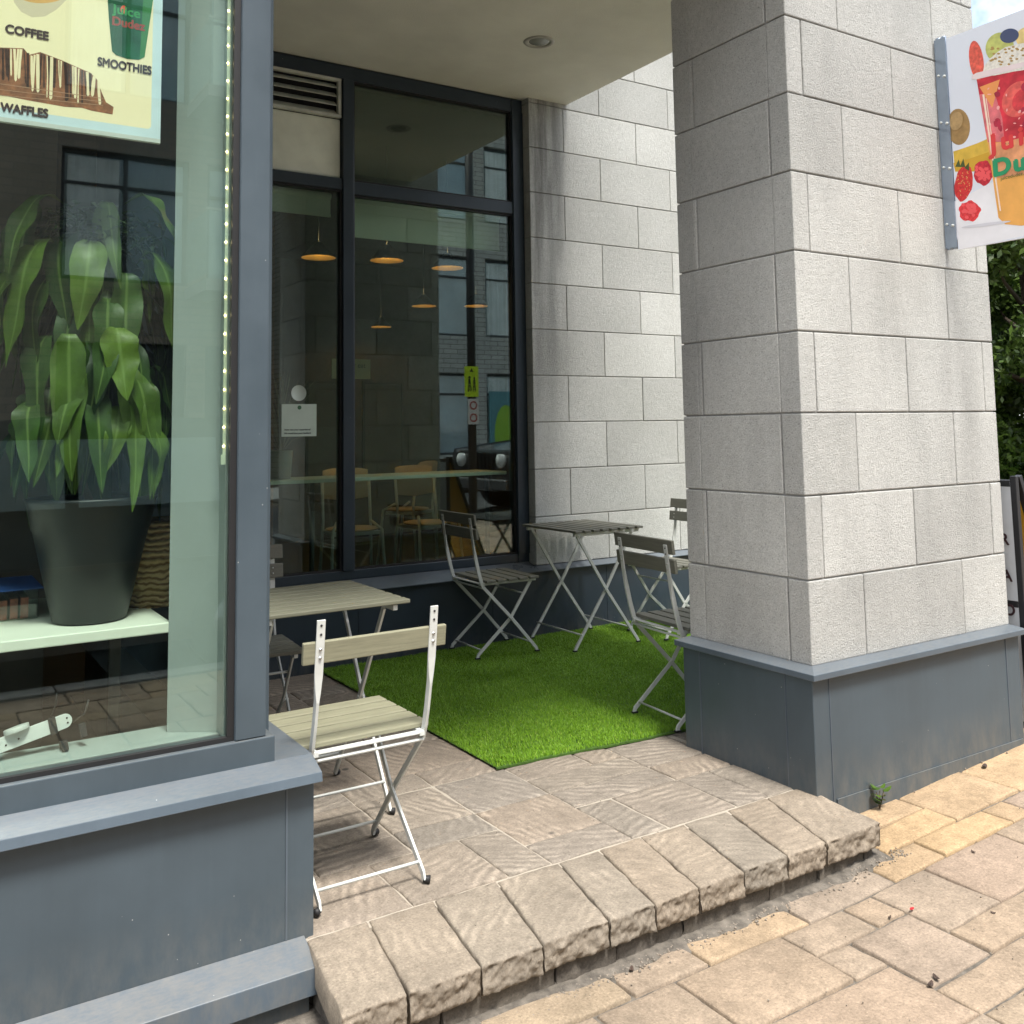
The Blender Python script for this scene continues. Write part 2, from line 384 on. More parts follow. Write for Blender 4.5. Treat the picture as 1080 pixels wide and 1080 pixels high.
# grit along the foot of the step
rr=random.Random(3); m=MB()
for k in range(900):
    x=rr.uniform(-1.9,.1); y=-.27-abs(rr.gauss(0,.03)); s=rr.uniform(.001,.0045)
    if rr.random()<.15: x=rr.uniform(.05,1.3); y=-.005-abs(rr.gauss(0,.012))
    m.sphere((x,y,zg(x)+s*.4),s,3,0,rr.random())
for k in range(260):
    x=rr.uniform(-2.2,2.0); y=rr.uniform(-1.6,-.32); s=rr.uniform(.001,.0028); m.sphere((x,y,zg(x)+s*.4+.002),s,3,0,rr.random())
for k in range(160):
    x=rr.uniform(-1.8,0); y=rr.uniform(-.25,.85); s=rr.uniform(.0008,.002); m.sphere((x,y,s*.4+.001),s,3,0,rr.random())
o=m.build('grit',M['patio']); tag(o,'fine grit and crumbs gathered at the foot of the step','grit',kind='stuff')
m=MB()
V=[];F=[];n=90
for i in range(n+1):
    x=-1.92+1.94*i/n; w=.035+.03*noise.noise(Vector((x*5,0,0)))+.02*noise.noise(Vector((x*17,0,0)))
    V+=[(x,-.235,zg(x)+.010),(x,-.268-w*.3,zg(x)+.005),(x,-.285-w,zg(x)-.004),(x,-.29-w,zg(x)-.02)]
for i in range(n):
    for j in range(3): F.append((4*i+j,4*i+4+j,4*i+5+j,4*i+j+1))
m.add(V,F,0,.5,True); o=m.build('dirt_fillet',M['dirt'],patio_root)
rr=random.Random(31); M['deadleaf']=plain('dead leaf',(.055,.035,.025),.8,var=.4,vscale=40)
for (x,y,a,L) in ((-.50,-.80,.3,.014),(-.46,-.79,1.2,.013),(-.3,-.53,.2,.007),(-.05,-.70,2,.008),(.02,-.25,.6,.010),(.95,-.06,.4,.02),(-1.1,-.31,.8,.012),(.25,-.45,1.4,.009)):
    m=MB(); V=[];n=10
    for i in range(n): t=2*PI*i/n; V.append((x+L*math.cos(t)*math.cos(a)-L*.5*math.sin(t)*math.sin(a),y+L*math.cos(t)*math.sin(a)+L*.5*math.sin(t)*math.cos(a),zg(x)+.005+.003*math.cos(t*2)))
    V2=[(p,q,z+.001) for p,q,z in V]; m.add(V+V2,[tuple(range(n))[::-1],tuple(range(n,2*n))]+[(i,(i+1)%n,n+(i+1)%n,n+i) for i in range(n)]); o=m.build('dead_leaf',M['deadleaf']); tag(o,'small dark dead leaf lying on the tan pavement slabs','leaf','dead leaves on the pavement')
m=MB(); V=[(-.215+.009*math.cos(t),-.545+.004*math.sin(t),zg(-.2)+.006) for t in [2*PI*i/8 for i in range(8)]]; V2=[(p,q,z+.003) for p,q,z in V]; m.add(V+V2,[tuple(range(8))[::-1],tuple(range(8,16))]+[(i,(i+1)%8,8+(i+1)%8,8+i) for i in range(8)]); o=m.build('red_scrap',plain('red scrap',(.55,.02,.03),.5)); tag(o,'tiny bright red scrap of litter on the pavement joint','litter')
# ------------------------------------------------------------------ turf
turf=thing('turf_mat','bright green artificial turf mat lying on the patio','turf mat',(.8,1.8,0))
tx0,tx1=-.80,3.2
def ty0(x): return (.878-.075*(x+.8)/1.0 if x<.25 else .80)+.005*math.sin(x*9)+.003*math.sin(x*31+1)
m=MB(); n=60; V=[];F=[]
for i in range(n+1):
    x=tx0+(tx1-tx0)*i/n
    V+=[(x,ty0(x),.001),(x,ty0(x),.009),(x,2.78,.009)]
for i in range(n):
    F.append((3*i,3*i+3,3*i+4,3*i+1)); F.append((3*i+1,3*i+4,3*i+5,3*i+2))
m.add(V,F); M['turfbase']=plain('turf backing',(.05,.11,.012),.95,var=.3,vscale=60); m.build('turf_backing',M['turfbase'],turf)
def grass_mat():
    mm,nt,b,out=nodes('turf blade'); at=N(nt,'ShaderNodeAttribute',attribute_name='shade')
    r=ramp(nt,at.outputs['Fac'],[(0,(.085,.18,.010)),(.5,(.145,.30,.014)),(.85,(.22,.40,.022)),(1,(.33,.43,.07))])
    nt.links.new(r.outputs[0],b.inputs['Base Color']); b.inputs['Roughness'].default_value=.5; b.inputs['Specular IOR Level'].default_value=.3
    return mm
M['blade']=grass_mat()
def blades(name,xy,zf,h,w,mat,parent,lean=.8):
    n=len(xy); a=rng.uniform(0,2*PI,n); hh=h*rng.uniform(.6,1.15,n); ww=w*rng.uniform(.7,1.3,n)
    z=zf; org=np.array(origin(parent)) if parent else np.zeros(3)
    base=np.column_stack([xy[:,0],xy[:,1],z])-org
    hh=hh*(1-.28*np.clip(np.array([noise.noise(Vector((float(p[0])*3.1,float(p[1])*3.1,8))) for p in xy])*2,0,1)); cl=np.array([noise.noise(Vector((float(p[0])*2.2,float(p[1])*2.2,0)))+.5*noise.noise(Vector((float(p[0])*9,float(p[1])*9,4))) for p in xy])
    la=rng.uniform(0,2*PI,n)*.45+cl*2.5; ln=lean*rng.uniform(.3,1,n)*hh
    dx=np.column_stack([np.cos(a),np.sin(a),np.zeros(n)])*ww[:,None]/2
    tip=base+np.column_stack([np.cos(la)*ln,np.sin(la)*ln,hh]); mid=base+np.column_stack([np.cos(la)*ln*.35,np.sin(la)*ln*.35,hh*.6])
    v=np.stack([base-dx,base+dx,mid+dx*.8,mid-dx*.8,tip],1).reshape(-1,3)
    me=bpy.data.meshes.new(name); me.vertices.add(n*5); me.vertices.foreach_set('co',v.ravel())
    i0=np.arange(n)*5; loops=np.stack([i0,i0+1,i0+2,i0+3,i0+3,i0+2,i0+4],1).ravel()
    me.loops.add(n*7); me.loops.foreach_set('vertex_index',loops)
    ls=np.stack([np.arange(n)*7,np.arange(n)*7+4],1).ravel(); me.polygons.add(n*2); me.polygons.foreach_set('loop_start',ls)
    me.update(calc_edges=True); me.validate()
    at=me.attributes.new('shade','FLOAT','FACE'); s=np.clip(rng.normal(.5,.22,n)+cl*.15,0,1); at.data.foreach_set('value',np.repeat(s,2))
    me.materials.append(mat); o=bpy.data.objects.new(name,me); COL.objects.link(o)
    if parent: o.parent=parent
    return o
n=380000
px=tx0+.002+(2.5-tx0)*rng.random(n); px=px+np.where(px<tx0+.02,.004*np.sin(px*4000),0); py=np.array([ty0(x) for x in px]); py=py+.003+(2.775-py)*rng.random(n)
keep=~((px>.0)&(px<1.32)&(py<.67)); px=px[keep];py=py[keep]
bl=blades('turf_blades',np.column_stack([px,py]),np.full(len(px),.008),.0145,.0021,M['blade'],turf); bl['kind']='stuff'
# ------------------------------------------------------------------ masonry
def blocks(mb,axis,fix,u0,u1,zs,joints,depth,out,seed=1,gap=.0055):
    """face in plane axis=fix; out = sign of outward normal. joints: function(row)->list of u"""
    rr=random.Random(seed)
    for k in range(len(zs)-1):
        us=[u0]+[u for u in joints(k) if u0+.03<u<u1-.03]+[u1]
        for a,b in zip(us[:-1],us[1:]):
            g=gap/2; aa=a+(g if a!=u0 else 0); bb=b-(g if b!=u1 else 0)
            z0=zs[k]+g; z1=zs[k+1]-g; pr=rr.uniform(-.0012,.0012); f=fix+out*pr; e=fix-out*depth
            lo,hi=min(f,e),max(f,e)
            if axis=='y': mb.box(aa,bb,lo,hi,z0,z1,0,rr.random())
            else: mb.box(lo,hi,aa,bb,z0,z1,0,rr.random())
ROW=.3085; Z0=.447
# pillar
pil=thing('stone_pillar','square pale stone block pillar on slate metal base beside the banner','pillar',(.65,.32,0))
zs=[Z0+ROW*k for k in range(13)]
X0,X1,Y0,Y1=.022,1.285,0.0,.645
m=MB(); rr=random.Random(4)
for k in range(12):
    ev=k%2==0; g=.0028; z0=zs[k]+g; z1=zs[k+1]-g
    fj=[.333,.968] if ev else [.112,.668,1.205]
    us=[X0]+fj+[X1]
    sj=[.105] if ev else [.52]
    # front ring (full corner blocks are shared by drawing the front pieces .1 deep and the side pieces behind them)
    for i,(a,b) in enumerate(zip(us[:-1],us[1:])):
        aa=a+(g if i else 0); bb=b-(g if i<len(us)-2 else 0); pr=rr.uniform(-.001,.001)
        m.box(aa,bb,Y0+pr,.098,z0,z1,0,rr.random()); m.box(aa,bb,Y1-.098,Y1+pr,z0,z1,0,rr.random())
    ys=[.099]+[s for s in sj if s>.12 and s<Y1-.11]+[Y1-.099]
    for i,(a,b) in enumerate(zip(ys[:-1],ys[1:])):
        g0=g*2 if (i or ev) else 0.0
        aa=a+g0; bb=b-(g if i<len(ys)-2 else 0); t=rr.random()
        m.box(X0+rr.uniform(-.0006,.0006),X0+.2,aa,bb,z0,z1,0,t); m.box(X1-.2,X1+rr.uniform(-.0006,.0006),aa,bb,z0,z1,0,t)
m.build('stone_blocks',M['stone'],pil,bevel=.004)
m=MB(); m.box(X0+.009,X1-.009,Y0+.009,Y1-.009,Z0-.01,zs[-1]); m.build('mortar_core',M['joint'],pil)
m=MB(); m.box(-.002,1.318,-.018,.665,-.16,.418,0); 
m.build('base_cladding',M['navy'],pil,bevel=.003)
for b in ((.084,.087,-.0205,-.0175,-.16,.418),(1.215,1.218,-.0205,-.0175,-.16,.418),(-.0045,-.0015,.11,.113,-.02,.418),(-.0045,-.0015,.565,.57,-.02,.418)):
    m=MB(); m.box(*b); m.build('base_seam',M['seam2'],pil)
m=MB(); m.box(.1,1.30,-.024,-.019,-.16,-.028); m.build('kick_strip',M['navy'],pil)
# cap flashing: sloped ring
def cap_ring(m,x0,x1,y0,y1,zin,zout,ov,drop):
    a=[(x0,y0),(x1,y0),(x1,y1),(x0,y1)]; b=[(x0-ov,y0-ov),(x1+ov,y0-ov),(x1+ov,y1+ov),(x0-ov,y1+ov)]
    V=[(*p,zin) for p in a]+[(*p,zout) for p in b]+[(*p,zout-drop) for p in b]+[(*p,zout-drop) for p in a]
    F=[]
    for r_ in range(3):
        for i in range(4): F.append((4*r_+i,4*r_+4+i,4*r_+4+(i+1)%4,4*r_+(i+1)%4))
    m.add(V,F)
m=MB(); cap_ring(m,X0+.004,X1-.004,Y0+.004,Y1-.004,.452,.432,.052,.022); m.build('cap_flashing',M['cap'],pil,bevel=.002)
# ------------------------------------------------------------------ cafe building
cafe=thing('cafe_building','cafe building with slate shop window frames, pale stone wall and plaster soffit','building',(-1.85,3.0,0))
# stone wall at the back (right of the back window)
m=MB(); zs2=[Z0-.002+ROW*k for k in range(-0,20)]
def bj(k): 
    return [.985+.648*i for i in range(8)] if k%2 else [1.30+.648*i for i in range(8)]
blocks(m,'y',2.82,.70,4.3,zs2,lambda k:bj(k+0),.12,-1,9)
wall=m.build('stone_wall',M['stone_wall'],cafe,bevel=.0035)
m=MB(); m.box(.708,4.295,2.83,3.05,.3,6.3); m.build('wall_core',M['joint'],cafe)
# returns: stone edge facing the window
# base under window and stone
m=MB(); m.box(-1.86,4.33,2.795,3.06,-.3,.412); m.build('wall_base',M['navy_dark'],cafe,bevel=.003)
m=MB()
V=[(-1.86,2.765,.418),(.69,2.765,.418),(4.35,2.765,.418),(4.35,2.83,.446),(.69,2.83,.446),(.69,2.905,.466),(-1.86,2.905,.466)]
V+=[(v[0],v[1],.4125) for v in V]
m.add(V,[(0,1,4,5,6),(1,2,3,4),(0,7,8,1),(1,8,9,2),(2,9,10,3),(7,13,12,11,10,9,8)]); m.build('sill_cap',M['cap'],cafe,bevel=.001)
# seams on the base
for x in (-.55,.35,1.25,2.15): m=MB(); m.box(x,x+.004,2.7925,2.7955,0,.41); m.build('base_seam',M['navy_dark'],cafe)
# back window frame
Yf=2.90
m=MB()
def fr(x0,x1,z0,z1,y0=Yf,y1=Yf+.10): m.box(x0,x1,y0,y1,z0,z1)
fr(-1.86,.612,.466,.518); fr(-1.86,.612,3.475,3.56)      # bottom, top rails
fr(.612,.698,.4665,3.5595,Yf-.003,Yf+.10)                # right jamb
fr(-.606,-.534,.518,3.475,Yf-.012,Yf+.10)                # mullion
fr(-.534,.612,2.765,2.845,Yf-.002); fr(-1.86,-.606,2.785,2.855,Yf-.002)
bw=m.build('back_window_frame',M['navy_dark'],cafe,bevel=.004)
m=MB(); m.box(.612,.696,Yf-.012,Yf-.0035,.52,3.47); m.build('jamb_trim',M['navy_dark'],bw,bevel=.002)
for (x0,x1,z0,z1) in [(-.534,.612,.518,2.765),(-.534,.612,2.845,3.475),(-1.86,-.606,.518,2.785)]:
    m=MB(); m.box(x0-.01,x1+.01,Yf+.03,Yf+.038,z0-.01,z1+.01); m.build('glass_pane',M['glass_back'],bw)
m=MB()
for (x0,x1,z0,z1) in [(-.534,.612,.518,2.765),(-.534,.612,2.845,3.475),(-1.86,-.606,.518,2.785)]:
    for b in ((x0,x1,z0,z0+.012),(x0,x1,z1-.012,z1),(x0,x0+.012,z0+.012,z1-.012),(x1-.012,x1,z0+.012,z1-.012)): m.box(b[0],b[1],Yf+.012,Yf+.0295,b[2],b[3])
m.build('window_gasket',M['black'],bw)
# vent + panel above left section
m=MB(); m.box(-1.86,-.61,Yf+.02,Yf+.06,2.856,3.225); m.build('cream_panel',M['panel'],cafe,bevel=.012)
m=MB()
for b in ((-1.5,-.612,3.228,3.248),(-1.5,-.612,3.455,3.474),(-.634,-.6125,3.2485,3.4545),(-1.5,-1.48,3.2485,3.4545)): m.box(b[0],b[1],Yf+.0,Yf+.03,b[2],b[3])
vent=m.build('vent_frame',M['vent'],cafe,bevel=.003)
for k in range(4):
    m=MB(); z=3.265+k*.055; Mx=Matrix.Translation((-1.06,Yf+.028,z))@Matrix.Rotation(math.radians(40),4,'X'); m.box(-.42,.42,-.028,.028,-.002,.002,M=Mx); m.build('louvre',M['vent'],vent)
m=MB(); m.box(-1.86,-.61,Yf+.062,Yf+.08,3.226,3.475); m.build('vent_back',M['black'],vent)
# soffit (ceiling of the passage) with upper storeys above it
SZt=3.562
m=MB(); m.box(-1.86,1.02,.02,2.90,SZt,SZt+.12); m.build('soffit',M['soffit'],cafe,bevel=.004)
m=MB(); m.box(-1.90,-.06,-.50,.019,SZt+.01,SZt+.34); m.build('added_shade_canopy',M['navy'],cafe,bevel=.004)  # unseen box over the passage mouth, added to shade the pillar side
m=MB(); m.box(-9,1.015,.0195,9.0,SZt+.341,9.5); m.box(-8.99,1.0,.03,8.9,SZt+.1205,SZt+.3405); m.box(1.016,4.29,2.86,9,6.32,9.5); m.build('upper_wall',M['stone'],cafe)
# left block: passage-side wall, base, ledge
XR=-1.845; YF=.10
m=MB(); m.box(-9,XR,YF,.30,-.3,.40); m.box(XR-.16,XR-.0005,.3005,2.795,-.3,.40); m.build('front_base',M['navy'],cafe,bevel=.004)
m=MB(); m.box(-1.924,-1.919,YF-.0025,YF+.001,-.02,.398); m.build('front_base_seam',M['cap'],cafe)
m=MB(); m.box(XR-.16,XR-.06,.301,2.795,.44,3.55); m.build('passage_wall',M['navy'],cafe)
# cap with overhang and drip
m=MB()
pf=[(.142,.452),(.066,.424),(.060,.400),(.064,.3995),(.10,.4005),(.142,.4015)]
xe=-1.836
V=[(-9,y,z) for y,z in pf]+[(xe,y,z) for y,z in pf]; k=len(pf)
F=[(i,i+1,k+i+1,k+i) for i in range(k-1)]+[tuple(range(k,2*k))]+[(k-1,0,k,2*k-1)]
m.add(V,F)
V=[(-9,.142,.452),(xe,.142,.452),(xe,2.76,.452),(-2.1,2.76,.452),(-2.1,.30,.452),(-9,.30,.452)]; V+=[(a,b,.401) for a,b,_ in V]
m.add(V,[(0,1,2,3,4,5),(0,6,7,1),(1,7,8,2),(11,10,9,8,7,6)])
m.build('front_cap',M['cap'],cafe,bevel=.0015)
# lower ledge
m=MB(); pf=[(.0985,.004),(.0,-.032),(-.002,-.098),(.02,-.099),(.098,-.0995)]
V=[(-9,y,z) for y,z in pf]+[(-1.872,y,z) for y,z in pf]; k=len(pf)
m.add(V,[(i,i+1,k+i+1,k+i) for i in range(k-1)]+[tuple(range(k,2*k))]); m.build('lower_ledge',M['cap'],cafe,bevel=.002)
m=MB(); m.box(-9,-1.885,.025,.099,-.35,-.1); m.build('ledge_base',M['navy'],cafe,bevel=.002)
# left shop window frame
m=MB()
def fr2(x0,x1,z0,z1,y0,y1): m.box(x0,x1,y0,y1,z0,z1)
fr2(-8.9,-1.940,.448,.5175,.142,.245)                  # bottom bar
fr2(-2.046,-1.962,.5175,3.3,.152,.245)                 # corner post
fr2(-8.9,-2.046,3.2,3.28,.154,.245)
fr2(-4.6,-4.52,.5175,3.2,.154,.245)
sw=m.build('front_window_frame',M['navy'],cafe,bevel=.003)
m=MB(); m.box(-2.0445,-1.9635,.1485,.1515,.52,3.28); m.build('post_cover',M['navy'],sw,bevel=.001)
m=MB(); m.box(-4.52,-2.046,.176,.183,.517,3.2); m.build('glass_pane',M['glass'],sw)
m=MB(); m.box(-8.9,-4.6,.176,.183,.517,3.2); m.build('glass_pane',M['glass'],sw)
m=MB(); m.box(-2.064,-2.0465,.160,.1755,.53,3.2); m.box(-4.52,-2.0465,.160,.1755,.518,.5295); m.build('window_gasket',M['black'],sw)
m=MB(); m.box(-9,-1.8555,.10,.26,3.281,SZt+.12); m.build('window_header',M['navy'],cafe)
# interior of the left bay
m=MB(); m.box(-4.5,-2.06,.246,.405,.44,.519); m.build('window_board',M['mint'],cafe,bevel=.002)
A=Vector((-2.052,.250)); B=Vector((-2.178,.335)); D=(B-A).normalized(); Nn=Vector((-D.y,D.x))
m=MB(); a,b=A,B; t=.03
P=[a,b,b+Vector((.03,.06)),a+Vector((.03,.06))]; V=[(p.x,p.y,.5195) for p in P]+[(p.x,p.y,3.3) for p in P]
m.add(V,[(3,2,1,0),(4,5,6,7)]+[(i,(i+1)%4,4+(i+1)%4,4+i) for i in range(4)]); m.build('window_reveal',M['mint'],cafe)
m=MB(); m.box(-2.065,-2.02,.2,.32,.52,3.3); m.build('reveal_edge',M['mint'],cafe)
# interior shell
def plane_box(name,b,mat): 
    q=MB(); q.box(*b); return q.build(name,mat,cafe)
plane_box('interior_floor',(-9,-2.03,.31,3.06,-.1,.0),M['int_floor']); plane_box('interior_floor',(-9,4.08,3.062,9.0,-.1,.0),M['int_floor'])
plane_box('interior_ceiling',(-9,-2.1,.31,2.9,3.35,3.45),M['int_ceil']); plane_box('interior_ceiling',(-9,4.28,3.06,9,3.48,3.55),M['int_ceil'])
plane_box('interior_wall',(-9,4.28,9.0,9.2,-.1,9),M['int_dark']); plane_box('interior_wall',(-9.2,-9.0,.1,9.2,-.3,9),M['int_dark'])
plane_box('interior_wall',(4.1,4.29,3.06,9,-.1,6.3),M['int_dark']); plane_box('interior_wall',(.75,4.09,3.055,3.2,.3,3.48),M['int_dark'])
plane_box('interior_partition',(-4.2,-2.3,1.9,2.0,0,3.35),M['int_dark'])
plane_box('interior_column',(-.30,.02,6.0,6.3,0,3.48),plain('brown interior column',(.16,.09,.05),.8))
# ------------------------------------------------------------------ soffit downlight
dl=thing('recessed_downlight','round recessed downlight in the plaster soffit','ceiling light',(.235,2.0,SZt))
m=MB(); m.lathe([(.058,.03),(.062,0),(.068,-.006),(.086,-.006),(.091,-.0005)],(.235,2.0,SZt),36); m.build('rim',plain('worn grey rim',(.38,.38,.35),.5),dl)
m=MB(); m.lathe([(.0005,-.012),(.04,-.009),(.061,.001)],(.235,2.0,SZt),30); m.build('lens',plain('frosted lens',(.25,.27,.26),.25),dl)
# ------------------------------------------------------------------ folding chair
def chair(label,upper=True,slatm='slatshade',caps=True,group='folding bistro chairs on the patio'):
    t=thing('folding_chair',label,'chair',group=group)
    W=.178
    # seat slats
    m=MB()
    for k in range(5):
        y=-.118+k*.073; m.box(-.205,.205,y-.0305,y+.0305,.434,.449)
    m.build('seat',M[slatm],t,bevel=.003,local=True)
    # seat rails (carry the slats) and front/rear flats
    m=MB()
    for s in (-1,1): m.box(s*.168-.008,s*.168+.008,-.178,.20,.418,.4335)
    m.box(-.176,.176,-.176,-.152,.424,.430)
    m.tube([(-W,-.165,.405),(W,-.165,.405)],.0055,8)
    m.build('seat_frame',M['white'],t,bevel=.0015,local=True)
    for s in (-1,1):
        x=s*W
        # back post running on as front leg
        pts=[(x,-.240,.808),(x,-.231,.735),(x,-.220,.655),(x,-.213,.615),(x,-.206,.58),(x,-.188,.50),(x,-.172,.445),(x,-.158,.41)]
        ws=[.0125,.0125,.0125,.009,.0045,.0045,.0045,.0045]; ds=[.0028,.0028,.0028,.006,.0105,.0105,.0105,.0105]
        m=MB(); m.strip(pts,ws,ds); o=m.build('back_post',M['white'],t,bevel=.001,local=True)
        m=MB()
        for z,y in ((.793,-.238),(.768,-.235)):
            m=MB(); m.tube([(x,y-.0045,z),(x,y+.0045,z)],.0035,8); m.build('bolt_hole',M['black'],o,local=True)
        m=MB(); m.strip([(x,-.158,.41),(x,.03,.215),(x,.192,.03),(x,.198,.012)],[.004]*4,[.0095]*4)
        lg=m.build('leg',M['white'],t,bevel=.0015,local=True)
        xi=x-s*.016
        m=MB(); m.strip([(xi,.175,.425),(xi,.03,.215),(xi,-.187,.03),(xi,-.192,.012)],[.004]*4,[.0095]*4); m.tube([(xi-.007*s,.032,.217),(x+.007*s,.032,.217)],.005,8)
        lg2=m.build('leg',M['white'],t,bevel=.0015,local=True)
        if caps:
            for (xx,yy,l,sg) in ((x,.198,lg,1),(xi,-.192,lg2,-1)):
                m=MB(); m.tube([(xx,yy-.004*sg,.014),(xx+s*.016,yy+.008*sg,.0125)],[.009,.012],10); m.build('foot_cap',M['black'],l,local=True)
        else:
            for (xx,yy,l,sg) in ((x,.198,lg,1),(xi,-.192,lg2,-1)):
                m=MB(); m.box(xx-.008,xx+.008,yy-.012,yy+.016,.008,.016); m.build('foot_cap',M['black'],l,local=True)
    for (w_,y_,z_) in ((W-.016,-.165,.055),(W,.172,.06),(W-.016,.118,.35)):
        m=MB(); m.tube([(-w_,y_,z_),(w_,y_,z_)],.005,8); m.build('crossbar',M['white'],t,local=True)
    # backrest slats
    lean=math.atan2(.024,.19)
    Mx=Matrix.Translation((0,-.229,.715))@Matrix.Rotation(lean,4,'X')
    m=MB(); m.box(-.225,.225,.003,.018,-.031,.031,M=Mx); m.build('back_slat',M[slatm],t,bevel=.003,local=True)
    for s in (-1,1):
        for q in (-.012,.012): m=MB(); m.tube([tuple(Mx@Vector((s*W,-.006,q))),tuple(Mx@Vector((s*W,.02,q)))],.0042,8); m.build('bolt',M['bolt'],t,local=True)
    if upper:
        Mx=Matrix.Translation((0,-.2405,.797))@Matrix.Rotation(lean,4,'X')
        m=MB(); m.box(-.225,.225,.003,.018,-.031,.031,M=Mx); m.build('back_slat',M[slatm],t,bevel=.003,local=True)
    return t
def place(t,x,y,rz,z=0,label=None):
    t.location=(x,y,z); t.rotation_euler=(0,0,rz)
    if label: t['label']=label
    return t
c0=chair('white framed folding chair in front with khaki seat and a single backrest slat',upper=False,slatm='slat')
place(c0,-1.637,.375,math.radians(.5))
cl=chair('folding chair behind the left table, facing the street, mostly hidden by the window post',slatm='slatshade'); place(cl,-1.585,1.60,math.radians(176))
c1=chair('two slat folding chair against the base under the back window, left of the turf table',caps=False)
place(c1,.215,2.575,math.radians(-92),.014)
c2=copy_tree(c1); place(c2,.26,.925,math.radians(-95),.010,'dark slatted folding chair beside the stone pillar, seat half hidden by it')
c3=copy_tree(c1); place(c3,1.41,2.34,math.radians(90),.014,'folding chair right of the turf table, its back cut off by the stone pillar')
# ------------------------------------------------------------------ folding table
def table(label,slatm,h,hx,hy,lx,ly,group='folding bistro tables on the patio',caps=True):
    """slats run along x; X frames in planes x=+-lx"""
    t=thing('folding_table',label,'table',group=group)
    m=MB(); n=8; w=2*hy/n
    for k in range(n):
        y=-hy+w*(k+.5); m.box(-hx,hx,y-w/2+.0085,y+w/2-.0085,h-.014,h)
    m.build('tabletop',M[slatm],t,bevel=.003,local=True)
    for s in (-1,1): m=MB(); m.box(s*(lx+.012)-.009,s*(lx+.012)+.009,-hy+.02,hy-.02,h-.036,h-.0165); m.build('top_rail',M['white'],t,bevel=.002,local=True)
    for s in (-1,1):
        for q,off in ((1,0),(-1,-.012)):
            x=s*(lx+off); m=MB()
            m.strip([(x,q*(ly-.02),h-.03),(x,0,h*.48),(x,-q*(ly-.01),.03),(x,-q*ly,.012)],[.005]*4,[.0095]*4)
            if q==1: m.tube([(x-.02*s,0,h*.48),(x+.008*s,0,h*.48)],.005,8)
            l=m.build('leg',M['white'],t,bevel=.0015,local=True)
            m=MB()
            if caps: m.tube([(x,-q*(ly-.004),.014),(x+s*.014,-q*(ly+.008),.0125)],[.009,.012],10)
            else: m.box(x-.008,x+.008,-q*ly-.012,-q*ly+.012,.008,.016)
            m.build('foot_cap',M['black'],l,local=True)
    for q in (-1,1): m=MB(); m.tube([(-lx,q*(ly-.045),.10),(lx,q*(ly-.045),.10)],.005,8); m.build('crossbar',M['white'],t,local=True)
    return t
t0=table('khaki slatted folding table on the paving behind the front chair','slattable',.735,.28,.28,.215,.235)
place(t0,-1.55,.945,math.radians(0))
t1=table('dark slatted folding table standing on the turf by the stone wall','slatshade',.712,.29,.265,.24,.235,caps=False)
place(t1,.815,2.475,math.radians(90),.012)
# ------------------------------------------------------------------ flat art helpers
class Art:
    """flat print: shapes laid on a plane a fraction of a millimetre apart"""
    def __init__(s,root,fn,nrm): s.root=root; s.fn=fn; s.n=Vector(nrm); s.k=0
    def poly(s,name,pts,mat,parent=None,smooth=0):
        s.k+=1; off=s.n*(.00005*s.k)
        V=[s.fn(*p)+off for p in pts]
        m=MB(); m.add([tuple(v) for v in V],[tuple(range(len(V)))]); return m.build(name,mat,parent or s.root)
    def multi(s,name,polys,mat,parent=None):
        s.k+=1; m=MB()
        for pts in polys:
            s.k+=.15; off=s.n*(.00005*s.k); m.add([tuple(s.fn(*p)+off) for p in pts],[tuple(range(len(pts)))])
        return m.build(name,mat,parent or s.root)
def ell(cx,cy,rx,ry,n=28,a=0,wob=0):
    o=[]
    for i in range(n):
        t=2*PI*i/n; r_=1+wob*math.sin(5*t+1)+wob*.6*math.sin(9*t); x=rx*math.cos(t)*r_; y=ry*math.sin(t)*r_
        o.append((cx+x*math.cos(a)-y*math.sin(a),cy+x*math.sin(a)+y*math.cos(a)))
    return o
def text(name,body,size,mat,parent,mw,bold=.0,sx=1.0,extrude=.0006,align='LEFT',space=1.0):
    cu=bpy.data.curves.new(name,'FONT'); cu.body=body; cu.size=size; cu.extrude=extrude; cu.align_x=align; cu.space_character=space
    ob=bpy.data.objects.new(name,cu); COL.objects.link(ob)
    dg=bpy.context.evaluated_depsgraph_get(); me=bpy.data.meshes.new_from_object(ob.evaluated_get(dg)); bpy.data.objects.remove(ob)
    if bold:
        q=bmesh.new(); g=0
        for dx,dy in ((0,0),(bold,0),(-bold,0),(0,bold),(0,-bold),(bold*.7,bold*.7),(-bold*.7,-bold*.7)):
            n0=len(q.verts); q.from_mesh(me); q.verts.ensure_lookup_table()
            for v in q.verts[n0:]: v.co+=Vector((dx,dy,g*.00003))
            g+=1
        me=bpy.data.meshes.new(name); q.to_mesh(me); q.free()
    T=Matrix.Translation(-origin(parent)) if parent else Matrix.Identity(4)
    me.transform(T@mw@Matrix.Diagonal((sx,1,1,1))); me.materials.clear(); me.materials.append(mat)
    o=bpy.data.objects.new(name,me); COL.objects.link(o); o.parent=parent; return o
def frame3(loc,u,v):
    u=Vector(u).normalized(); v=Vector(v).normalized(); n=u.cross(v)
    mt=Matrix((( u.x,v.x,n.x,loc[0]),(u.y,v.y,n.y,loc[1]),(u.z,v.z,n.z,loc[2]),(0,0,0,1))); return mt
P=lambda name,c,r=.5,**k: plain(name,c,r,var=k.pop('var',.06),**k)
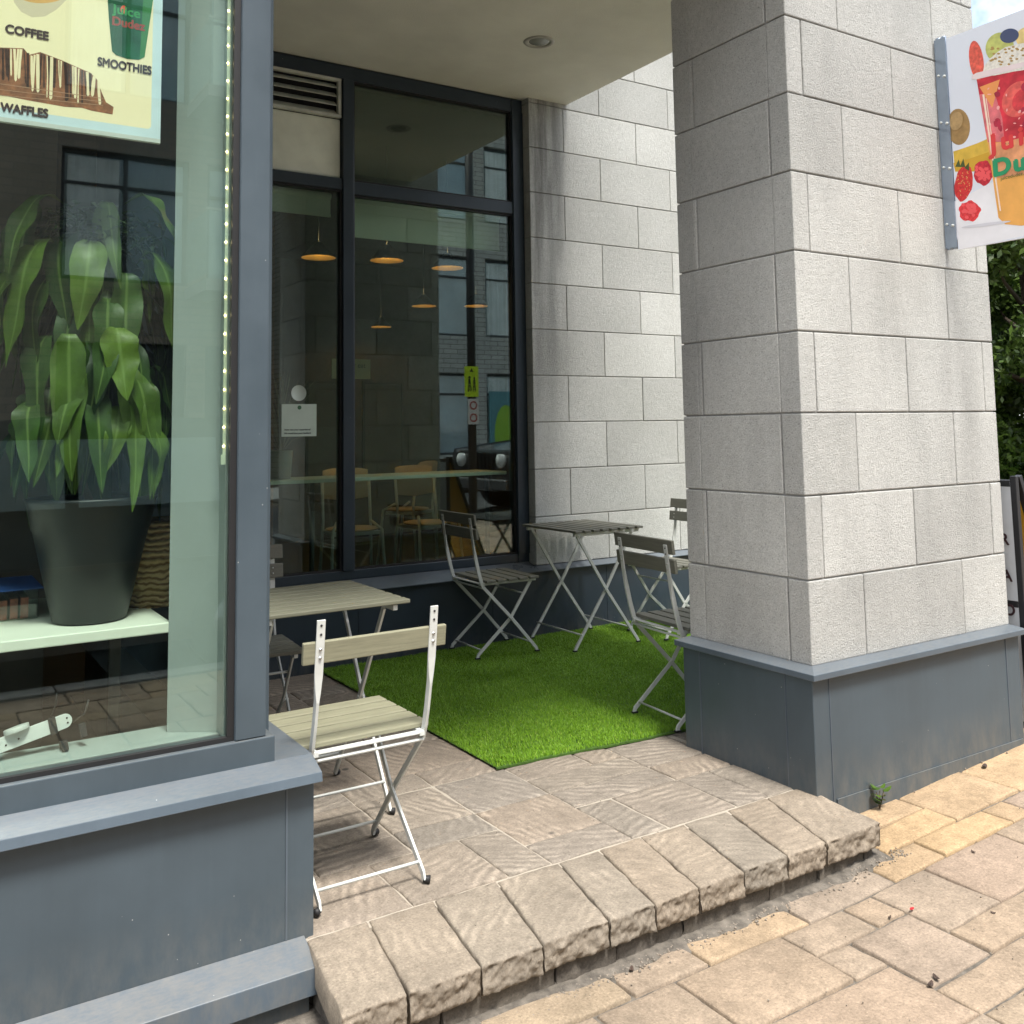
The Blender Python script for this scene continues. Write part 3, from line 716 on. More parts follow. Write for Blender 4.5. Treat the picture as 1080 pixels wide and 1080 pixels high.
# ------------------------------------------------------------------ banner on the pillar
ban=thing('banner_sign','projecting banner with a red and orange fruit drink, on the right of the pillar','banner',(.99,-.03,2.0))
m=MB(); m.box(.978,.992,-.66,-.058,2.064,2.996); m.build('banner_panel',P('banner vinyl',(.76,.80,.88),.35,var=.03,vscale=2),ban)
m=MB(); 
for y,r_ in ((-.018,.013),(-.043,.011)): m.tube([(.985,y,2.07),(.985,y,3.012)],r_,12)
m.box(.972,.976,-.056,-.004,2.075,3.005); rail=m.build('rail',plain('steel blue rail',(.30,.36,.44),.25,metal=.6),ban)
m=MB()
for z in (2.17,2.42,2.62,2.83): m.tube([(.966,-.0455,z),(.975,-.0455,z)],.006,8); m.tube([(.966,-.018,z+.01),(.975,-.018,z+.01)],.005,8)
m.build('rail_screw',M['white'],rail)
def bf(x,y):
    Y=-.061-(x-1000-.05*(y-42))*.0042; s=x-1000; yt=42-.39*s; k=.00419-.0000039*s
    return Vector((.978,Y,2.993-(y-yt)*k))
A_=Art(ban,bf,(-1,0,0))
A_.poly('printed_surface',[(1001,215),(1012,262),(1150,236),(1150,150),(1100,165)],P('print white table',(.86,.85,.88)))
A_.poly('kiwi_picture',ell(1012,134,12.5,19),P('kiwi brown',(.36,.22,.08),var=.2,vscale=40))
A_.poly('banana_picture',[(1006,160),(1018,156),(1032,151),(1048,144),(1052,150),(1052,178),(1040,179),(1024,181),(1008,181)],P('banana yellow',(.70,.46,.06),var=.15,vscale=30))
A_.poly('banana_shade',[(1006,172),(1024,167),(1050,158),(1052,178),(1040,179),(1024,181),(1008,181)],P('banana deep yellow',(.62,.36,.03)))
sb=A_.poly('strawberry_picture',ell(1017,193,9.5,19,28,.2,.03),P('berry red',(.62,.03,.03),var=.3,vscale=90))
A_.multi('strawberry_leaf',[[(1008,176),(1012,168),(1014,176)],[(1013,176),(1017,167),(1019,176)],[(1018,177),(1023,171),(1023,180)]],P('berry leaf',(.06,.09,.02)),sb)
A_.poly('raspberry_picture',ell(1038,182,10,13,28,0,.05),P('raspberry red',(.58,.02,.04),var=.35,vscale=120))
A_.poly('raspberry_picture',ell(1023,222,11.5,10.5,28,-.3,.07),P('bright raspberry',(.80,.04,.05),var=.3,vscale=120))
# the cup (symmetric about u=1066)
cupm=P('orange drink',(.85,.42,.10),var=.12,vscale=12); redm=P('red drink',(.62,.03,.05),var=.35,vscale=14)
cup=A_.poly('cup_picture',[(1032,84),(1129,61),(1118,150),(1108,226),(1098,234),(1076,238),(1060,236),(1053,229),(1044,160)],cupm)
A_.poly('red_layer',[(1032,84),(1129,61),(1122,130),(1104,142),(1076,150),(1052,150),(1041,140)],redm,cup)
A_.poly('pink_layer',[(1035,100),(1050,96),(1058,125),(1060,150),(1043,150)],P('pink melon',(.78,.18,.20),var=.3,vscale=22),cup)
A_.poly('orange_slice',[(1035,92),(1056,84),(1048,114)],P('melon orange',(.85,.33,.10)),cup)
A_.poly('fruit_slice',ell(1074,105,15,20,28,.5),P('berry slice',(.80,.12,.10),var=.35,vscale=30),cup)
A_.poly('fruit_slice',ell(1078,106,9,13,28,.5),P('berry heart',(.66,.05,.06),var=.35,vscale=30),cup)
A_.poly('cup_fade',[(1044,152),(1060,150),(1100,140),(1118,138),(1115,172),(1080,184),(1050,188)],P('mixed pink orange',(.80,.34,.16),var=.3,vscale=18),cup)
A_.poly('strawberry_stick',ell(1032,64,7.5,21,24,-.12),P('stick strawberry',(.80,.12,.08),var=.35,vscale=60),cup)
A_.poly('kiwi_slice',ell(1056,50,14,16,24,.4),P('kiwi slice',(.52,.55,.16),var=.25,vscale=30),cup)
A_.poly('melon_slice',ell(1090,42,18,14,24,.2),P('pineapple slice',(.80,.62,.25),var=.2,vscale=30),cup)
A_.poly('cream_topping',[(1038,80),(1040,70),(1046,62),(1054,55),(1062,50),(1074,47),(1092,44),(1112,46),(1122,60),(1100,72),(1070,76),(1050,80)],P('cream',(.80,.76,.68),var=.18,vscale=70),cup)
A_.multi('granola',[ell(1058+random.uniform(-12,26),56+random.uniform(-7,14),1.6,1.1,7) for _ in range(34)],P('granola',(.42,.27,.08)),cup)
A_.poly('blueberry',ell(1066,38,9.5,7.5,24,-.3),P('blueberry',(.04,.06,.15),.15,coat=.8),cup)
A_.poly('cup_rim',[(1027,80),(1032,77),(1080,66),(1130,54),(1132,58),(1080,71),(1032,84),(1027,84)],P('rim plastic',(.85,.72,.72),.1),cup)
def btext(s_,x,y,size,mat,sx=1,bold=.0,space=1.0):
    A_.k+=1; p=bf(x,y)+Vector((-1,0,0))*(.00005*A_.k+.0002); return text('lettering',s_,size,mat,ban,frame3(p,(0,-1,0),(0,0,1)),bold,sx,.0002,'LEFT',space)
rq=random.Random(77)
A_.multi('berry_print',[ell(rq.uniform(1048,1112),rq.uniform(90,138),rq.uniform(2,4),rq.uniform(2,4.5),9,rq.uniform(0,3),.1) for _ in range(14)],P('dark berry pieces',(.42,.02,.05),var=.3,vscale=40),cup)
A_.multi('fruit_glints',[ell(rq.uniform(1044,1112),rq.uniform(92,146),rq.uniform(.5,1.6),rq.uniform(.6,2.5),7,rq.uniform(0,3)) for _ in range(30)],P('juice glints',(.92,.45,.42)),cup)
A_.multi('cup_highlight',[[(1038,100),(1040,99.6),(1056,222),(1054.5,222)],[(1041.5,104),(1042.3,104),(1051,170),(1050,170)]],P('plastic glint',(.95,.75,.6)),cup)
M['drup']=P('berry drupelets',(.88,.10,.11))
for cx,cy in ((1038,182),(1023,222)): A_.multi('drupelets',[ell(cx+rq.uniform(-7,7),cy+rq.uniform(-7,7),1.9,1.9,8) for _ in range(26)],M['drup'],ban)
A_.multi('seeds',[ell(1017+rq.uniform(-7,7),193+rq.uniform(-13,14),.45,.7,6) for _ in range(30)],P('seed yellow',(.75,.45,.15)),ban)
A_.poly('kiwi_light',ell(1010,128,7,10,20,.3),P('kiwi light brown',(.46,.30,.13),var=.2,vscale=40))
A_.poly('contact_shadow_print',ell(1040,236,26,1.6,18,-.12),P('print grey',(.66,.65,.70)))
redt=P('lettering red',(.70,.05,.05)); grt=P('lettering green',(.02,.30,.13))
btext('Juice',1046,161,.108,redt,1.05,.004,1.3); btext('Dudez',1048,186,.098,grt,1.1,.005,1.15); btext('juicedudez.com',1056,190,.022,P('lettering dark',(.12,.16,.05)))
A_.multi('steam_mark',[[(1060,152.5),(1061,150),(1062,152)],[(1064,152),(1065,149.5),(1066,151.5)]],grt)
# ------------------------------------------------------------------ hanging poster in the window
post=thing('hanging_poster','cream menu poster with coffee, smoothies and waffles hanging inside the window','poster',(-2.5,.25,2.14))
m=MB(); m.box(-3.6,-2.243,.2405,.252,2.142,3.1); bd=m.build('poster_board',P('poster blue border',(.62,.74,.80),.4),post)
m=MB(); m.box(-3.6,-2.243,.239,.2535,2.130,2.1415); m.build('bottom_bar',M['white'],bd)
m=MB(); 
for x in (-3.3,-2.5): m.tube([(x,.246,3.1),(x,.246,3.34)],.002,6)
m.build('hanging_wire',M['blackmetal'],post)
def pf_(x,y):
    X=-2.637+.00205*x+.0000016*x*x; return Vector((X,.2405,2.144+(122+.141*x-y)*(.00249+.0000012*x)))
B_=Art(post,pf_,(0,-1,0))
def raw(u,v): return Vector((u,.2405,v))
B2=Art(post,raw,(0,-1,0))
B2.poly('print_field',[(-3.6,2.166),(-2.275,2.166),(-2.268,2.173),(-2.268,3.1),(-3.6,3.1)],P('print cream',(1.0,.84,.56),.4,var=.04,vscale=2)); B_.k=2
cf=B_.poly('cup_picture',[(8,-14),(12,2),(20,12),(32,18),(46,17),(58,10),(68,0),(74,-14)],P('coffee cup cream',(.70,.58,.42)))
B_.poly('coffee_top',ell(42,-8,27,11),P('coffee foam',(.75,.40,.12)),cf)
ch=P('chocolate',(.045,.016,.012),.3,var=.4,vscale=60); wf=P('waffle brown',(.26,.09,.035),var=.5,vscale=60); cr=P('cream drizzle',(.92,.76,.50))
wa=B_.poly('waffle_picture',[(-60,46),(0,50),(24,51),(30,58),(42,55),(66,64),(84,72),(96,77),(103,84),(108,97),(113,108),(121,113),(120,121),(98,117),(88,114),(70,113),(30,106),(0,100),(-60,92)],wf)
st=[];s2=[]
rr=random.Random(9)
def wtop(x):
    pts=[(-60,46),(24,51),(30,58),(42,55),(66,64),(84,72),(96,77),(103,84),(108,97)]
    for (a,b),(c,d) in zip(pts[:-1],pts[1:]):
        if a<=x<=c: return b+(d-b)*(x-a)/(c-a)
    return 100
x=-58
while x<107:
    w=rr.uniform(1.2,3.4); yt=wtop(x)+1; l=rr.uniform(26,44)*(1 if x<90 else .55); yb=min(yt+l,100+.13*x-3); k=rr.uniform(-1.5,3)
    pl=[(x,yt),(x+w,yt+.5),(x+w+k*.5+rr.uniform(-.6,.6),(yt+yb)/2),(x+w+k,yb),(x+w*.5+k,yb+2),(x+k,yb),(x+k*.5+rr.uniform(-.6,.6),(yt+yb)/2)]
    (st if rr.random()<.45 else s2).append(pl); x+=w+rr.uniform(.2,2.0)
B_.multi('chocolate_stripes',st,ch,wa); B_.multi('cream_drizzle',s2,cr,wa)
B_.multi('waffle_lines',[[(-60,88+6*q),(110,108+3*q),(110,108.6+3*q),(-60,88.8+6*q)] for q in (-1.4,-.2,1)],P('waffle line',(.45,.25,.15)),wa)
cp=B_.poly('smoothie_cup_picture',[(110,-24),(162,-20),(157,20),(152,60),(146,63),(134,62),(122,58),(118,54),(114,20)],P('deep green drink',(.012,.10,.045),.3,var=.35,vscale=12))
B_.poly('cup_side',[(150,-20),(162,-20),(157,20),(152,60),(147,62)],P('bright green drink',(.03,.20,.05)),cp)
def ptext(s_,x,y,size,mat,sx=1,bold=.001,ang=0.0):
    B_.k+=1; p=pf_(x,y)+Vector((0,-1,0))*(.00005*B_.k+.0002); mw=frame3(p,(1,0,0),(0,0,1))@Matrix.Rotation(ang,4,'Z'); return text('lettering',s_,size,mat,post,mw,bold,sx,.0002)
br=P('lettering brown',(.045,.018,.022))
ptext('COFFEE',3,34,.0315,br,.93,.0016); ptext('SMOOTHIES',103,69,.0325,br,.79,.0014); ptext('WAFFLES',1,117,.0315,br,.85,.0016)
ptext('Juice',118,13,.036,P('logo green',(.03,.30,.08)),1.05,.001); ptext('Dudez',117,25.5,.034,P('logo red',(.35,.05,.03)),.95,.0012)
B_.poly('logo_mark',ell(129,9.5,3.2,4.4,16),P('logo orange',(.75,.10,.04)))
# ------------------------------------------------------------------ led string at the window edge
led=thing('led_strip','vertical string of small warm lights inside the edge of the front window','light string',(-2.066,.21,1.27))
m=MB(); m.box(-2.074,-2.0655,.196,.2,1.27,3.15); m.box(-2.079,-2.067,.192,.200,1.245,1.272); m.build('strip_tube',P('clear strip',(.55,.62,.48),.25),led)
for k in range(36):
    z=1.295+k*.0515; q=MB(); q.sphere((-2.0725,.1935,z),.0024,6); q.build('led_bulb',M['led'],led)
# ------------------------------------------------------------------ shelf, plant, basket, arm
sh=thing('display_shelf','white display shelf inside the front window carrying the planter','shelf',(-2.9,.7,0))
m=MB(); m.box(-4.3,-2.17,.335,1.0,.785,.813); m.build('shelf_board',M['shelf'],sh,bevel=.003)
for x in (-4.2,-3.2,-2.3): 
    m=MB(); m.box(x,x+.03,.5,.53,0,.784); m.build('leg',M['blackmetal'],sh)
pc=Vector((-2.352,.515,.813))
pp=thing('potted_plant','large strap leaved plant in a charcoal planter inside the front window','plant',tuple(pc))
m=MB(); m.lathe([(.0005,.0),(.090,.0),(.098,.006),(.152,.250),(.156,.256),(.171,.330),(.175,.336),(.175,.342),(.168,.345),(.160,.335),(.150,.29)],pc,56); m.build('planter',M['pot'],pp)
m=MB(); m.lathe([(.0005,.312),(.08,.309),(.154,.30)],pc,30); m.build('soil',M['soil'],pp)
def leaf_mat(name,c1,c2):
    mm,nt,b,out=nodes(name); at=N(nt,'ShaderNodeAttribute',attribute_name='tone'); co=obj_coord(nt)
    r=ramp(nt,at.outputs['Fac'],[(0,c1),(1,c2)]); nn=noise_n(nt,co,14,4); a=ramp(nt,nn,[(.3,g3(.75)),(.7,g3(1.2))])
    c=mix(nt,r.outputs[0],a.outputs[0],1,'MULTIPLY'); nt.links.new(c,b.inputs['Base Color']); b.inputs['Roughness'].default_value=.38
    tl=N(nt,'ShaderNodeBsdfTranslucent'); nt.links.new(c,tl.inputs[0]); ms=N(nt,'ShaderNodeMixShader',Fac=.18)
    nt.links.new(b.outputs[0],ms.inputs[1]); nt.links.new(tl.outputs[0],ms.inputs[2]); nt.links.new(ms.outputs[0],out.inputs[0]); return mm
def strap_mat():
    mm,nt,b,out=nodes('large strap leaf'); at=N(nt,'ShaderNodeAttribute',attribute_name='tone'); rb=N(nt,'ShaderNodeAttribute',attribute_name='rib'); co=obj_coord(nt)
    r=ramp(nt,at.outputs['Fac'],[(0,(.012,.036,.009)),(.5,(.035,.080,.011)),(1,(.092,.16,.015))]); nn=noise_n(nt,co,11,5,.6); a=ramp(nt,nn,[(.3,g3(.6)),(.7,g3(1.3))])
    c=mix(nt,r.outputs[0],a.outputs[0],1,'MULTIPLY'); v=ramp(nt,rb.outputs['Fac'],[(.86,g3(0)),(.97,g3(.6))]); c=mix(nt,c,(.16,.25,.06),v.outputs[0])
    n2=noise_n(nt,co,5,3); br=ramp(nt,n2,[(.66,g3(0)),(.72,g3(.5))]); c=mix(nt,c,(.20,.15,.05),br.outputs[0])
    nt.links.new(c,b.inputs['Base Color']); b.inputs['Roughness'].default_value=.46; b.inputs['Specular IOR Level'].default_value=.35
    fine=noise_n(nt,obj_coord(nt,(1,1,.15)),170,3); bump(nt,b,fine,.35,.003)
    tl=N(nt,'ShaderNodeBsdfTranslucent'); nt.links.new(c,tl.inputs[0]); ms=N(nt,'ShaderNodeMixShader',Fac=.15)
    nt.links.new(b.outputs[0],ms.inputs[1]); nt.links.new(tl.outputs[0],ms.inputs[2]); nt.links.new(ms.outputs[0],out.inputs[0]); return mm
M['strapleaf']=strap_mat()
M['leaf']=leaf_mat('strap leaf',(.014,.040,.008),(.085,.16,.014))
m=MB(); rr=random.Random(17); RIB=[]
def strap(base,az,out_,up,drop,wid,tone,mbx=None):
    n=16; V=[];F=[]; d=Vector((math.cos(az),math.sin(az),0)); s=Vector((-math.sin(az),math.cos(az),0)); ph=rr.uniform(0,6); tw=rr.uniform(-.9,.9); sw=rr.uniform(-.05,.05); cu=rr.uniform(-.03,.05)
    for i in range(n+1):
        t=i/n
        p=base+d*(out_*(1-(1-min(1,t*1.3))**2)+cu*max(0,t-.5)**1.5)+s*(sw*t*t)+Vector((0,0,up*math.sin(min(1,t*2.4)*PI*.5)*(1-t*.4)-drop*max(0,t-.10)**1.25))
        w=wid*(max(0,math.sin(PI*min(1,t*.985+.015)**.9))**.8)*min(1,.35+2.4*t)
        w=max(w,.0012); s2=(s*math.cos(tw*(t-.3))+d*math.sin(tw*(t-.3)))
        nn=(d*math.cos(tw*(t-.3))-s*math.sin(tw*(t-.3)))
        for q in (-1,-.5,0,.5,1):
            rf=.24*w*math.sin(ph+t*17+q*1.4)*abs(q)**1.5+ .20*w*abs(q)**1.5+.006*math.sin(ph*2+t*9)
            V.append(tuple(p+s2*w*q*(1+.05*math.sin(ph*3+t*23+q))+nn*rf)); RIB.append(1-abs(q))
    for i in range(n):
        for j in range(4): F.append((5*i+j,5*i+j+1,5*i+6+j,5*i+5+j))
    m.add(V,F,0,tone,True)
stemtop=[Vector((pc.x+rr.uniform(-.05,.05),pc.y+.06+rr.uniform(-.04,.06),z)) for z in (1.42,1.55,1.68,1.80,1.90)]
for st_ in stemtop:
    for k in range(19):
        az=rr.uniform(0,2*PI); o_=rr.uniform(.06,.25)
        if math.sin(az)<-.5: o_=min(o_,.20)
        strap(st_+Vector((0,0,rr.uniform(-.08,.05))),az,o_,rr.uniform(.03,.10),rr.uniform(.26,.48),rr.uniform(.024,.046),rr.random()**2*.6)
# the big front leaves
for (dx,dy,z,az,o_,up,dr,w,tn) in [(-.13,-.08,1.86,-2.3,.12,.03,.42,.050,.8),(-.04,-.12,1.86,-1.7,.06,.03,.30,.046,.95),(.05,-.11,1.78,-1.4,.05,.02,.34,.044,.5),(.02,-.15,1.62,-1.5,.06,.02,.24,.048,1),(.10,-.08,1.84,-.8,.10,.05,.34,.046,.75),(-.09,-.14,1.60,-1.8,.04,.02,.46,.046,.75),(.07,-.13,1.50,-1.2,.05,.02,.26,.036,.7),(.13,-.04,1.62,-.5,.07,.02,.36,.036,.4),(-.18,-.05,1.78,-2.6,.11,.03,.40,.048,.7),(.14,-.02,1.90,-.3,.10,.05,.36,.044,.6),(.04,-.13,1.40,-1.5,.05,.03,.22,.034,.9),(-.02,-.11,1.46,-1.6,.07,.02,.34,.034,.45),(-.15,-.07,1.42,-2.2,.08,.03,.26,.036,.5),(.11,-.09,1.36,-.9,.08,.03,.26,.028,.8),(-.1,-.06,1.98,-2.4,.16,.04,.28,.035,.6),(.06,-.04,2.0,-.9,.14,.06,.22,.032,.85),(.16,.02,1.52,-.2,.06,.03,.42,.034,.3)]:
    strap(Vector((pc.x+dx,pc.y+dy,z)),az,o_,up,dr,w,tn)
for k in range(64):
    a=rr.uniform(-PI*.98,-PI*.02); q=rr.uniform(.08,.20); z=rr.uniform(1.36,2.0)
    strap(Vector((pc.x+q*math.cos(a)*1.15,pc.y+.03+q*.8*math.sin(a),z)),a+rr.uniform(-.5,.5),rr.uniform(.03,.09),rr.uniform(.02,.05),rr.uniform(.22,.42),rr.uniform(.018,.046),rr.uniform(.1,.9))
# small dark crinkled growth at the crown
for k in range(260):
    a=rr.uniform(0,2*PI); q=.17*math.sqrt(rr.random()); base=Vector((pc.x-.01+q*math.cos(a),pc.y-.03+q*.8*math.sin(a),1.93+rr.uniform(-.07,.05)))
    strap(base,rr.uniform(0,2*PI),.02,.012,.03,.007,0.0)
fo=m.build('foliage',M['strapleaf'],pp); ra=fo.data.attributes.new('rib','FLOAT','POINT'); ra.data.foreach_set('value',RIB)
m=MB()
for st_ in stemtop: m.tube([(pc.x,pc.y,1.11),((pc.x+st_.x)/2,(pc.y+st_.y)/2+.02,1.3),tuple(st_)],[.016,.013,.008],8)
m.build('stem',plain('brown stem',(.09,.06,.03),.8,bmp=.5),pp)
bk=thing('wicker_basket','round woven straw basket behind the planter','basket',(-2.16,.66,.813))
m=MB(); V=[];F=[];nr,na=26,96
for i in range(nr+1):
    z=.255*i/nr; R_=.095+.022*math.sin(PI*z/.3)
    for k in range(na):
        a=2*PI*k/na; wv=.0045*math.sin(a*24+(PI if (i//2)%2 else 0))*math.sin(PI*(i%2+.5)/1.0)
        V.append((-2.135+(R_+wv)*math.cos(a),.68+(R_+wv)*math.sin(a),.813+z))
for i in range(nr):
    for k in range(na): F.append((i*na+k,i*na+(k+1)%na,(i+1)*na+(k+1)%na,(i+1)*na+k))
m.add(V,F,0,.5,True); 
mt,nt,b,out=nodes('woven straw'); co=obj_coord(nt,(1,1,1)); wv=N(nt,'ShaderNodeTexWave',Scale=17,Distortion=6,bands_direction='Z'); nt.links.new(co,wv.inputs[0]); r=ramp(nt,wv.outputs['Fac'],[(.1,(.22,.13,.05)),(.6,(.60,.44,.22))]); nt.links.new(r.outputs[0],b.inputs['Base Color']); b.inputs['Roughness'].default_value=.75; bump(nt,b,wv.outputs['Fac'],.8,.01)
m.build('woven_side',mt,bk)
m=MB(); m.lathe([(.0005,.004),(.094,.004)],(-2.135,.68,.813),24); m.build('basket_base',mt,bk)
arm=thing('monitor_arm','white metal bracket arm with black strap lying on the window board','bracket',(-2.45,.36,.52))
Ma=frame3((-2.60,.34,.553),(1,.05,.22),(-.2,.2,1))
m=MB(); V=[];n=10
pts=[(-.2,-.018),(.17,-.018)]+[(.17+.018*math.sin(PI*i/n),-.018*math.cos(PI*i/n)) for i in range(1,n)]+[(.17,.018),(-.2,.018)]
V=[(a,b,0) for a,b in pts]+[(a,b,.008) for a,b in pts]; k=len(pts)
m.add(V,[tuple(range(k))[::-1],tuple(range(k,2*k))]+[(i,(i+1)%k,k+(i+1)%k,k+i) for i in range(k)],M=Ma); m.tube([(.06,.018,.004),(.06,.03,.004)],.03,16,M=Ma)
ab=m.build('arm_bar',M['white'],arm,bevel=.001)
m=MB()
for (u,v) in ((.176,.006),(.176,-.006),(.06,.0),(.03,-.004)): m.tube([(u,v,.0079),(u,v,.0095)],.0025,8,M=Ma)
m.build('bolt_hole',M['black'],ab)
m=MB(); m.box(.132,.15,-.021,.021,-.003,.011,M=Ma); m.box(.15,.165,-.07,-.045,-.02,.02,M=Ma); m.tube([(.14,.02,.0),(.16,.05,.0),(.165,.075,.01)],.0015,6,M=Ma); m.tube([(.19,-.01,.0),(.22,.0,.0),(.235,.03,.01)],.0025,6,M=Ma); m.box(.20,.215,-.055,-.02,-.01,.01,M=Ma)
m.build('strap',M['black'],arm)
tr=thing('plastic_tray','rounded off white plastic tray stacked on boxes on the shelf','tray',(-2.78,.6,.88))
m=MB(); m.box(-3.1,-2.60,.50,.8,.94,.985); m.build('tray',P('white plastic',(.7,.7,.62),.4),tr,bevel=.015,seg=4)
m=MB(); m.box(-3.05,-2.66,.52,.78,.90,.939); m.build('tray_base',P('cream plastic',(.6,.58,.48),.5),tr,bevel=.01)
bx=thing('clear_storage_box','clear plastic storage box of reddish packets under the tray','box',(-2.6,.72,.813))
m=MB(); m.box(-2.95,-2.47,.62,.9,.814,.898); m.build('box_body',M['glass'],bx,bevel=.006)
m=MB(); 
for k in range(16): m.box(-2.92+k*.027,-2.90+k*.027,.64,.86,.816,.865+.01*rr.random(),0,rr.random())
m.build('packets',P('red brown packets',(.28,.08,.05),var=.5,vscale=40),bx)
m=MB(); m.box(-2.96,-2.46,.61,.91,.8985,.9); m.build('lid',P('blue lid',(.02,.07,.25)),bx)
# ------------------------------------------------------------------ cafe interior behind the back window
for (x0,x1,zb) in ((-.47,.60,2.535),(-1.8,-.62,2.645)):
    r_=thing('roller_blind','cream roller blind pulled part way down in the '+('wide right' if x0>-1 else 'narrow left')+' back window','blind',((x0+x1)/2,3.06,2.8),group=None)
    m=MB(); m.box(x0,x1,3.058,3.060,zb+.02,2.76); m.build('blind_fabric',M['blind'],r_)
    m=MB(); m.tube([(x0,3.06,2.775),(x1,3.06,2.775)],.022,12); m.box(x0,x1,3.052,3.066,zb,zb+.02); m.build('blind_bar',M['blind'],r_)
ct=thing('window_counter','white bar counter along the inside of the back window','counter',(0,3.2,0))
m=MB(); m.box(-1.9,.62,3.04,3.42,1.028,1.05); m.build('counter_top',M['shelf'],ct,bevel=.003)
for x in (-1.4,-.68,.56):
    m=MB(); m.tube([(x,3.2,0),(x,3.2,1.027)],.016,10); m.build('leg',M['blackmetal'],ct)
def bar_chair(x,y,rz,label):
    t=thing('bar_chair',label,'bar chair',(0,0,0),0,'plywood bar chairs inside the cafe')
    m=MB(); V=[];F=[];n=12
    for i in range(n+1):
        a=(i/n-.5)*1.5; u=math.sin(a)*.24; y_=-.20-.05*math.cos(a)*1+.06
        top=1.07-.05*abs(math.sin(a))**3; V+=[(u,y_,.84+.03*abs(math.sin(a))),(u,y_-.02,top),(u,y_-.032,top),(u,y_-.012,.84+.03*abs(math.sin(a)))]
    for i in range(n):
        for j in range(4): F.append((4*i+j,4*i+(j+1)%4,4*i+4+(j+1)%4,4*i+4+j))
    m.add(V,F,0,.5,True); m.build('backrest',M['birch'],t,local=True)
    m=MB(); m.lathe([(.0005,.0),(.17,.0),(.185,.008),(.18,.016),(.0005,.012)],(0,.0,.65),30); m.build('seat',M['birch'],t,local=True)
    for s in (-1,1):
        m=MB(); m.tube([(s*.17,-.19,1.0),(s*.17,-.15,.70),(s*.20,-.21,.0)],.011,8); m.build('leg',M['white'],t,local=True)
        m=MB(); m.tube([(s*.12,.05,.71),(s*.17,.14,.66),(s*.20,.21,.0)],.011,8); m.build('leg',M['white'],t,local=True)
    m=MB(); m.box(-.17,.17,-.16,.12,.622,.648); m.build('seat_frame',M['white'],t,bevel=.004,local=True)
    t.location=(x,y,0); t.rotation_euler=(0,0,rz); return t
b0=bar_chair(.48,3.9,PI+.1,'plywood backed bar chair at the right of the window counter')
b1=copy_tree(b0); b1.location=(-.14,3.85,0); b1.rotation_euler=(0,0,PI-.15); b1['label']='plywood backed bar chair just right of the window mullion'
b2=copy_tree(b0); b2.location=(.9,5.1,0); b2.rotation_euler=(0,0,.6); b2['label']='plywood backed bar chair deeper inside the cafe'
ns=[('front left',-.262,4.185,2.6),('front middle',.231,4.066,2.6),('front right',.799,4.161,2.6),('second row left',1.707,6.336,2.6),('second row right',2.193,6.105,2.6),('farthest back',2.156,8.354,2.6)]
pd0=None
for (nm,x,y,z) in ns:
    if pd0 is None:
        t=thing('pendant_lamp','','pendant lamp',(0,0,0),0,'brass lined pendant lamps in the cafe')
        m=MB(); m.lathe([(.018,.12),(.03,.11),(.125,.006),(.128,.0)],(0,0,0),32); m.build('lamp_shade',M['shade'],t,local=True)
        m=MB(); m.lathe([(.014,.105),(.118,.008),(.1255,.0005)],(0,0,0),32); m.build('shade_lining',M['brass'],t,local=True)
        m=MB(); m.sphere((0,0,.05),.022,8); m.build('bulb',M['bulb'],t,local=True)
        m=MB(); m.tube([(0,0,.12),(0,0,.88)],.003,6); m.build('cord',M['black'],t,local=True)
        pd0=t
    else: t=copy_tree(pd0)
    t.location=(x,y,z); t['label']='dark pendant lamp with brass lining, %s through the back window'%nm
# notices on glass (codes left out)
nt1=thing('window_notice','square white notice sticker on the left pane of the back window','notice',(-.861,2.93,1.3)) 
m=MB(); m.box(-.967,-.757,Yf+.0275,Yf+.0292,1.305,1.492); m.build('notice_sheet',P('pale notice',(.62,.72,.64)),nt1)
m=MB(); m.lathe([(.0005,0),(.012,0)],(0,0,0),16,M=Matrix.Translation((-.861,Yf+.0268,1.472))@Matrix.Rotation(PI/2,4,'X')); m.build('notice_mark',P('notice green',(.05,.16,.08)),nt1)
text('lettering','How was your experience?',.0135,P('notice ink',(.03,.06,.05)),nt1,frame3((-.95,Yf+.0268,1.34),(1,0,0),(0,0,1)),.0004,1.05,.0003)
text('lettering','We would love your feedback',.0125,P('notice ink dark',(.03,.06,.05)),nt1,frame3((-.952,Yf+.0268,1.32),(1,0,0),(0,0,1)),.0004,1.05,.0003)
m=MB(); m.lathe([(.0005,0),(.045,0),(.046,.001)],(0,0,0),30,M=Matrix.Translation((-.865,Yf+.0285,1.556))@Matrix.Rotation(PI/2,4,'X')); o=m.build('round_sticker',P('round pale sticker',(.62,.70,.64))); tag(o,'round white sticker above the square notice on the back window','sticker')
ps=thing('interior_sign','small cream sign hanging inside, right of the mullion','sign',(-.2,3.9,1.75))
m=MB(); m.box(-.27,.02,3.9,3.91,1.70,1.84); m.build('sign_board',P('sign cream',(.50,.42,.22)),ps)
text('lettering','simply eat',.05,P('sign ink',(.06,.04,.02)),ps,frame3((-.22,3.8985,1.78),(1,0,0),(0,0,1)),.0,1,.0004)
for (x,lb) in ((-.18,'tall brown framed notice board standing inside, left one'),(.26,'tall dark notice board standing inside, right one')):
    o_=thing('notice_board',lb,'notice board',(x,4.2,.95)); m=MB(); m.box(x-.15,x+.15,4.2,4.21,.95,1.68); m.build('board_face',P('board brown',(.14,.10,.075)),o_); m=MB()
    for b in ((x-.17,x-.1505,.93,1.70),(x+.1505,x+.17,.93,1.70),(x-.15,x+.15,1.6805,1.70),(x-.15,x+.15,.93,.9495)): m.box(b[0],b[1],4.195,4.215,b[2],b[3])
    m.build('board_frame',M['int_dark'],o_)
dp=thing('dried_plant','dried grasses in a grey pot on the window counter','plant',(-.62,3.30,1.05))
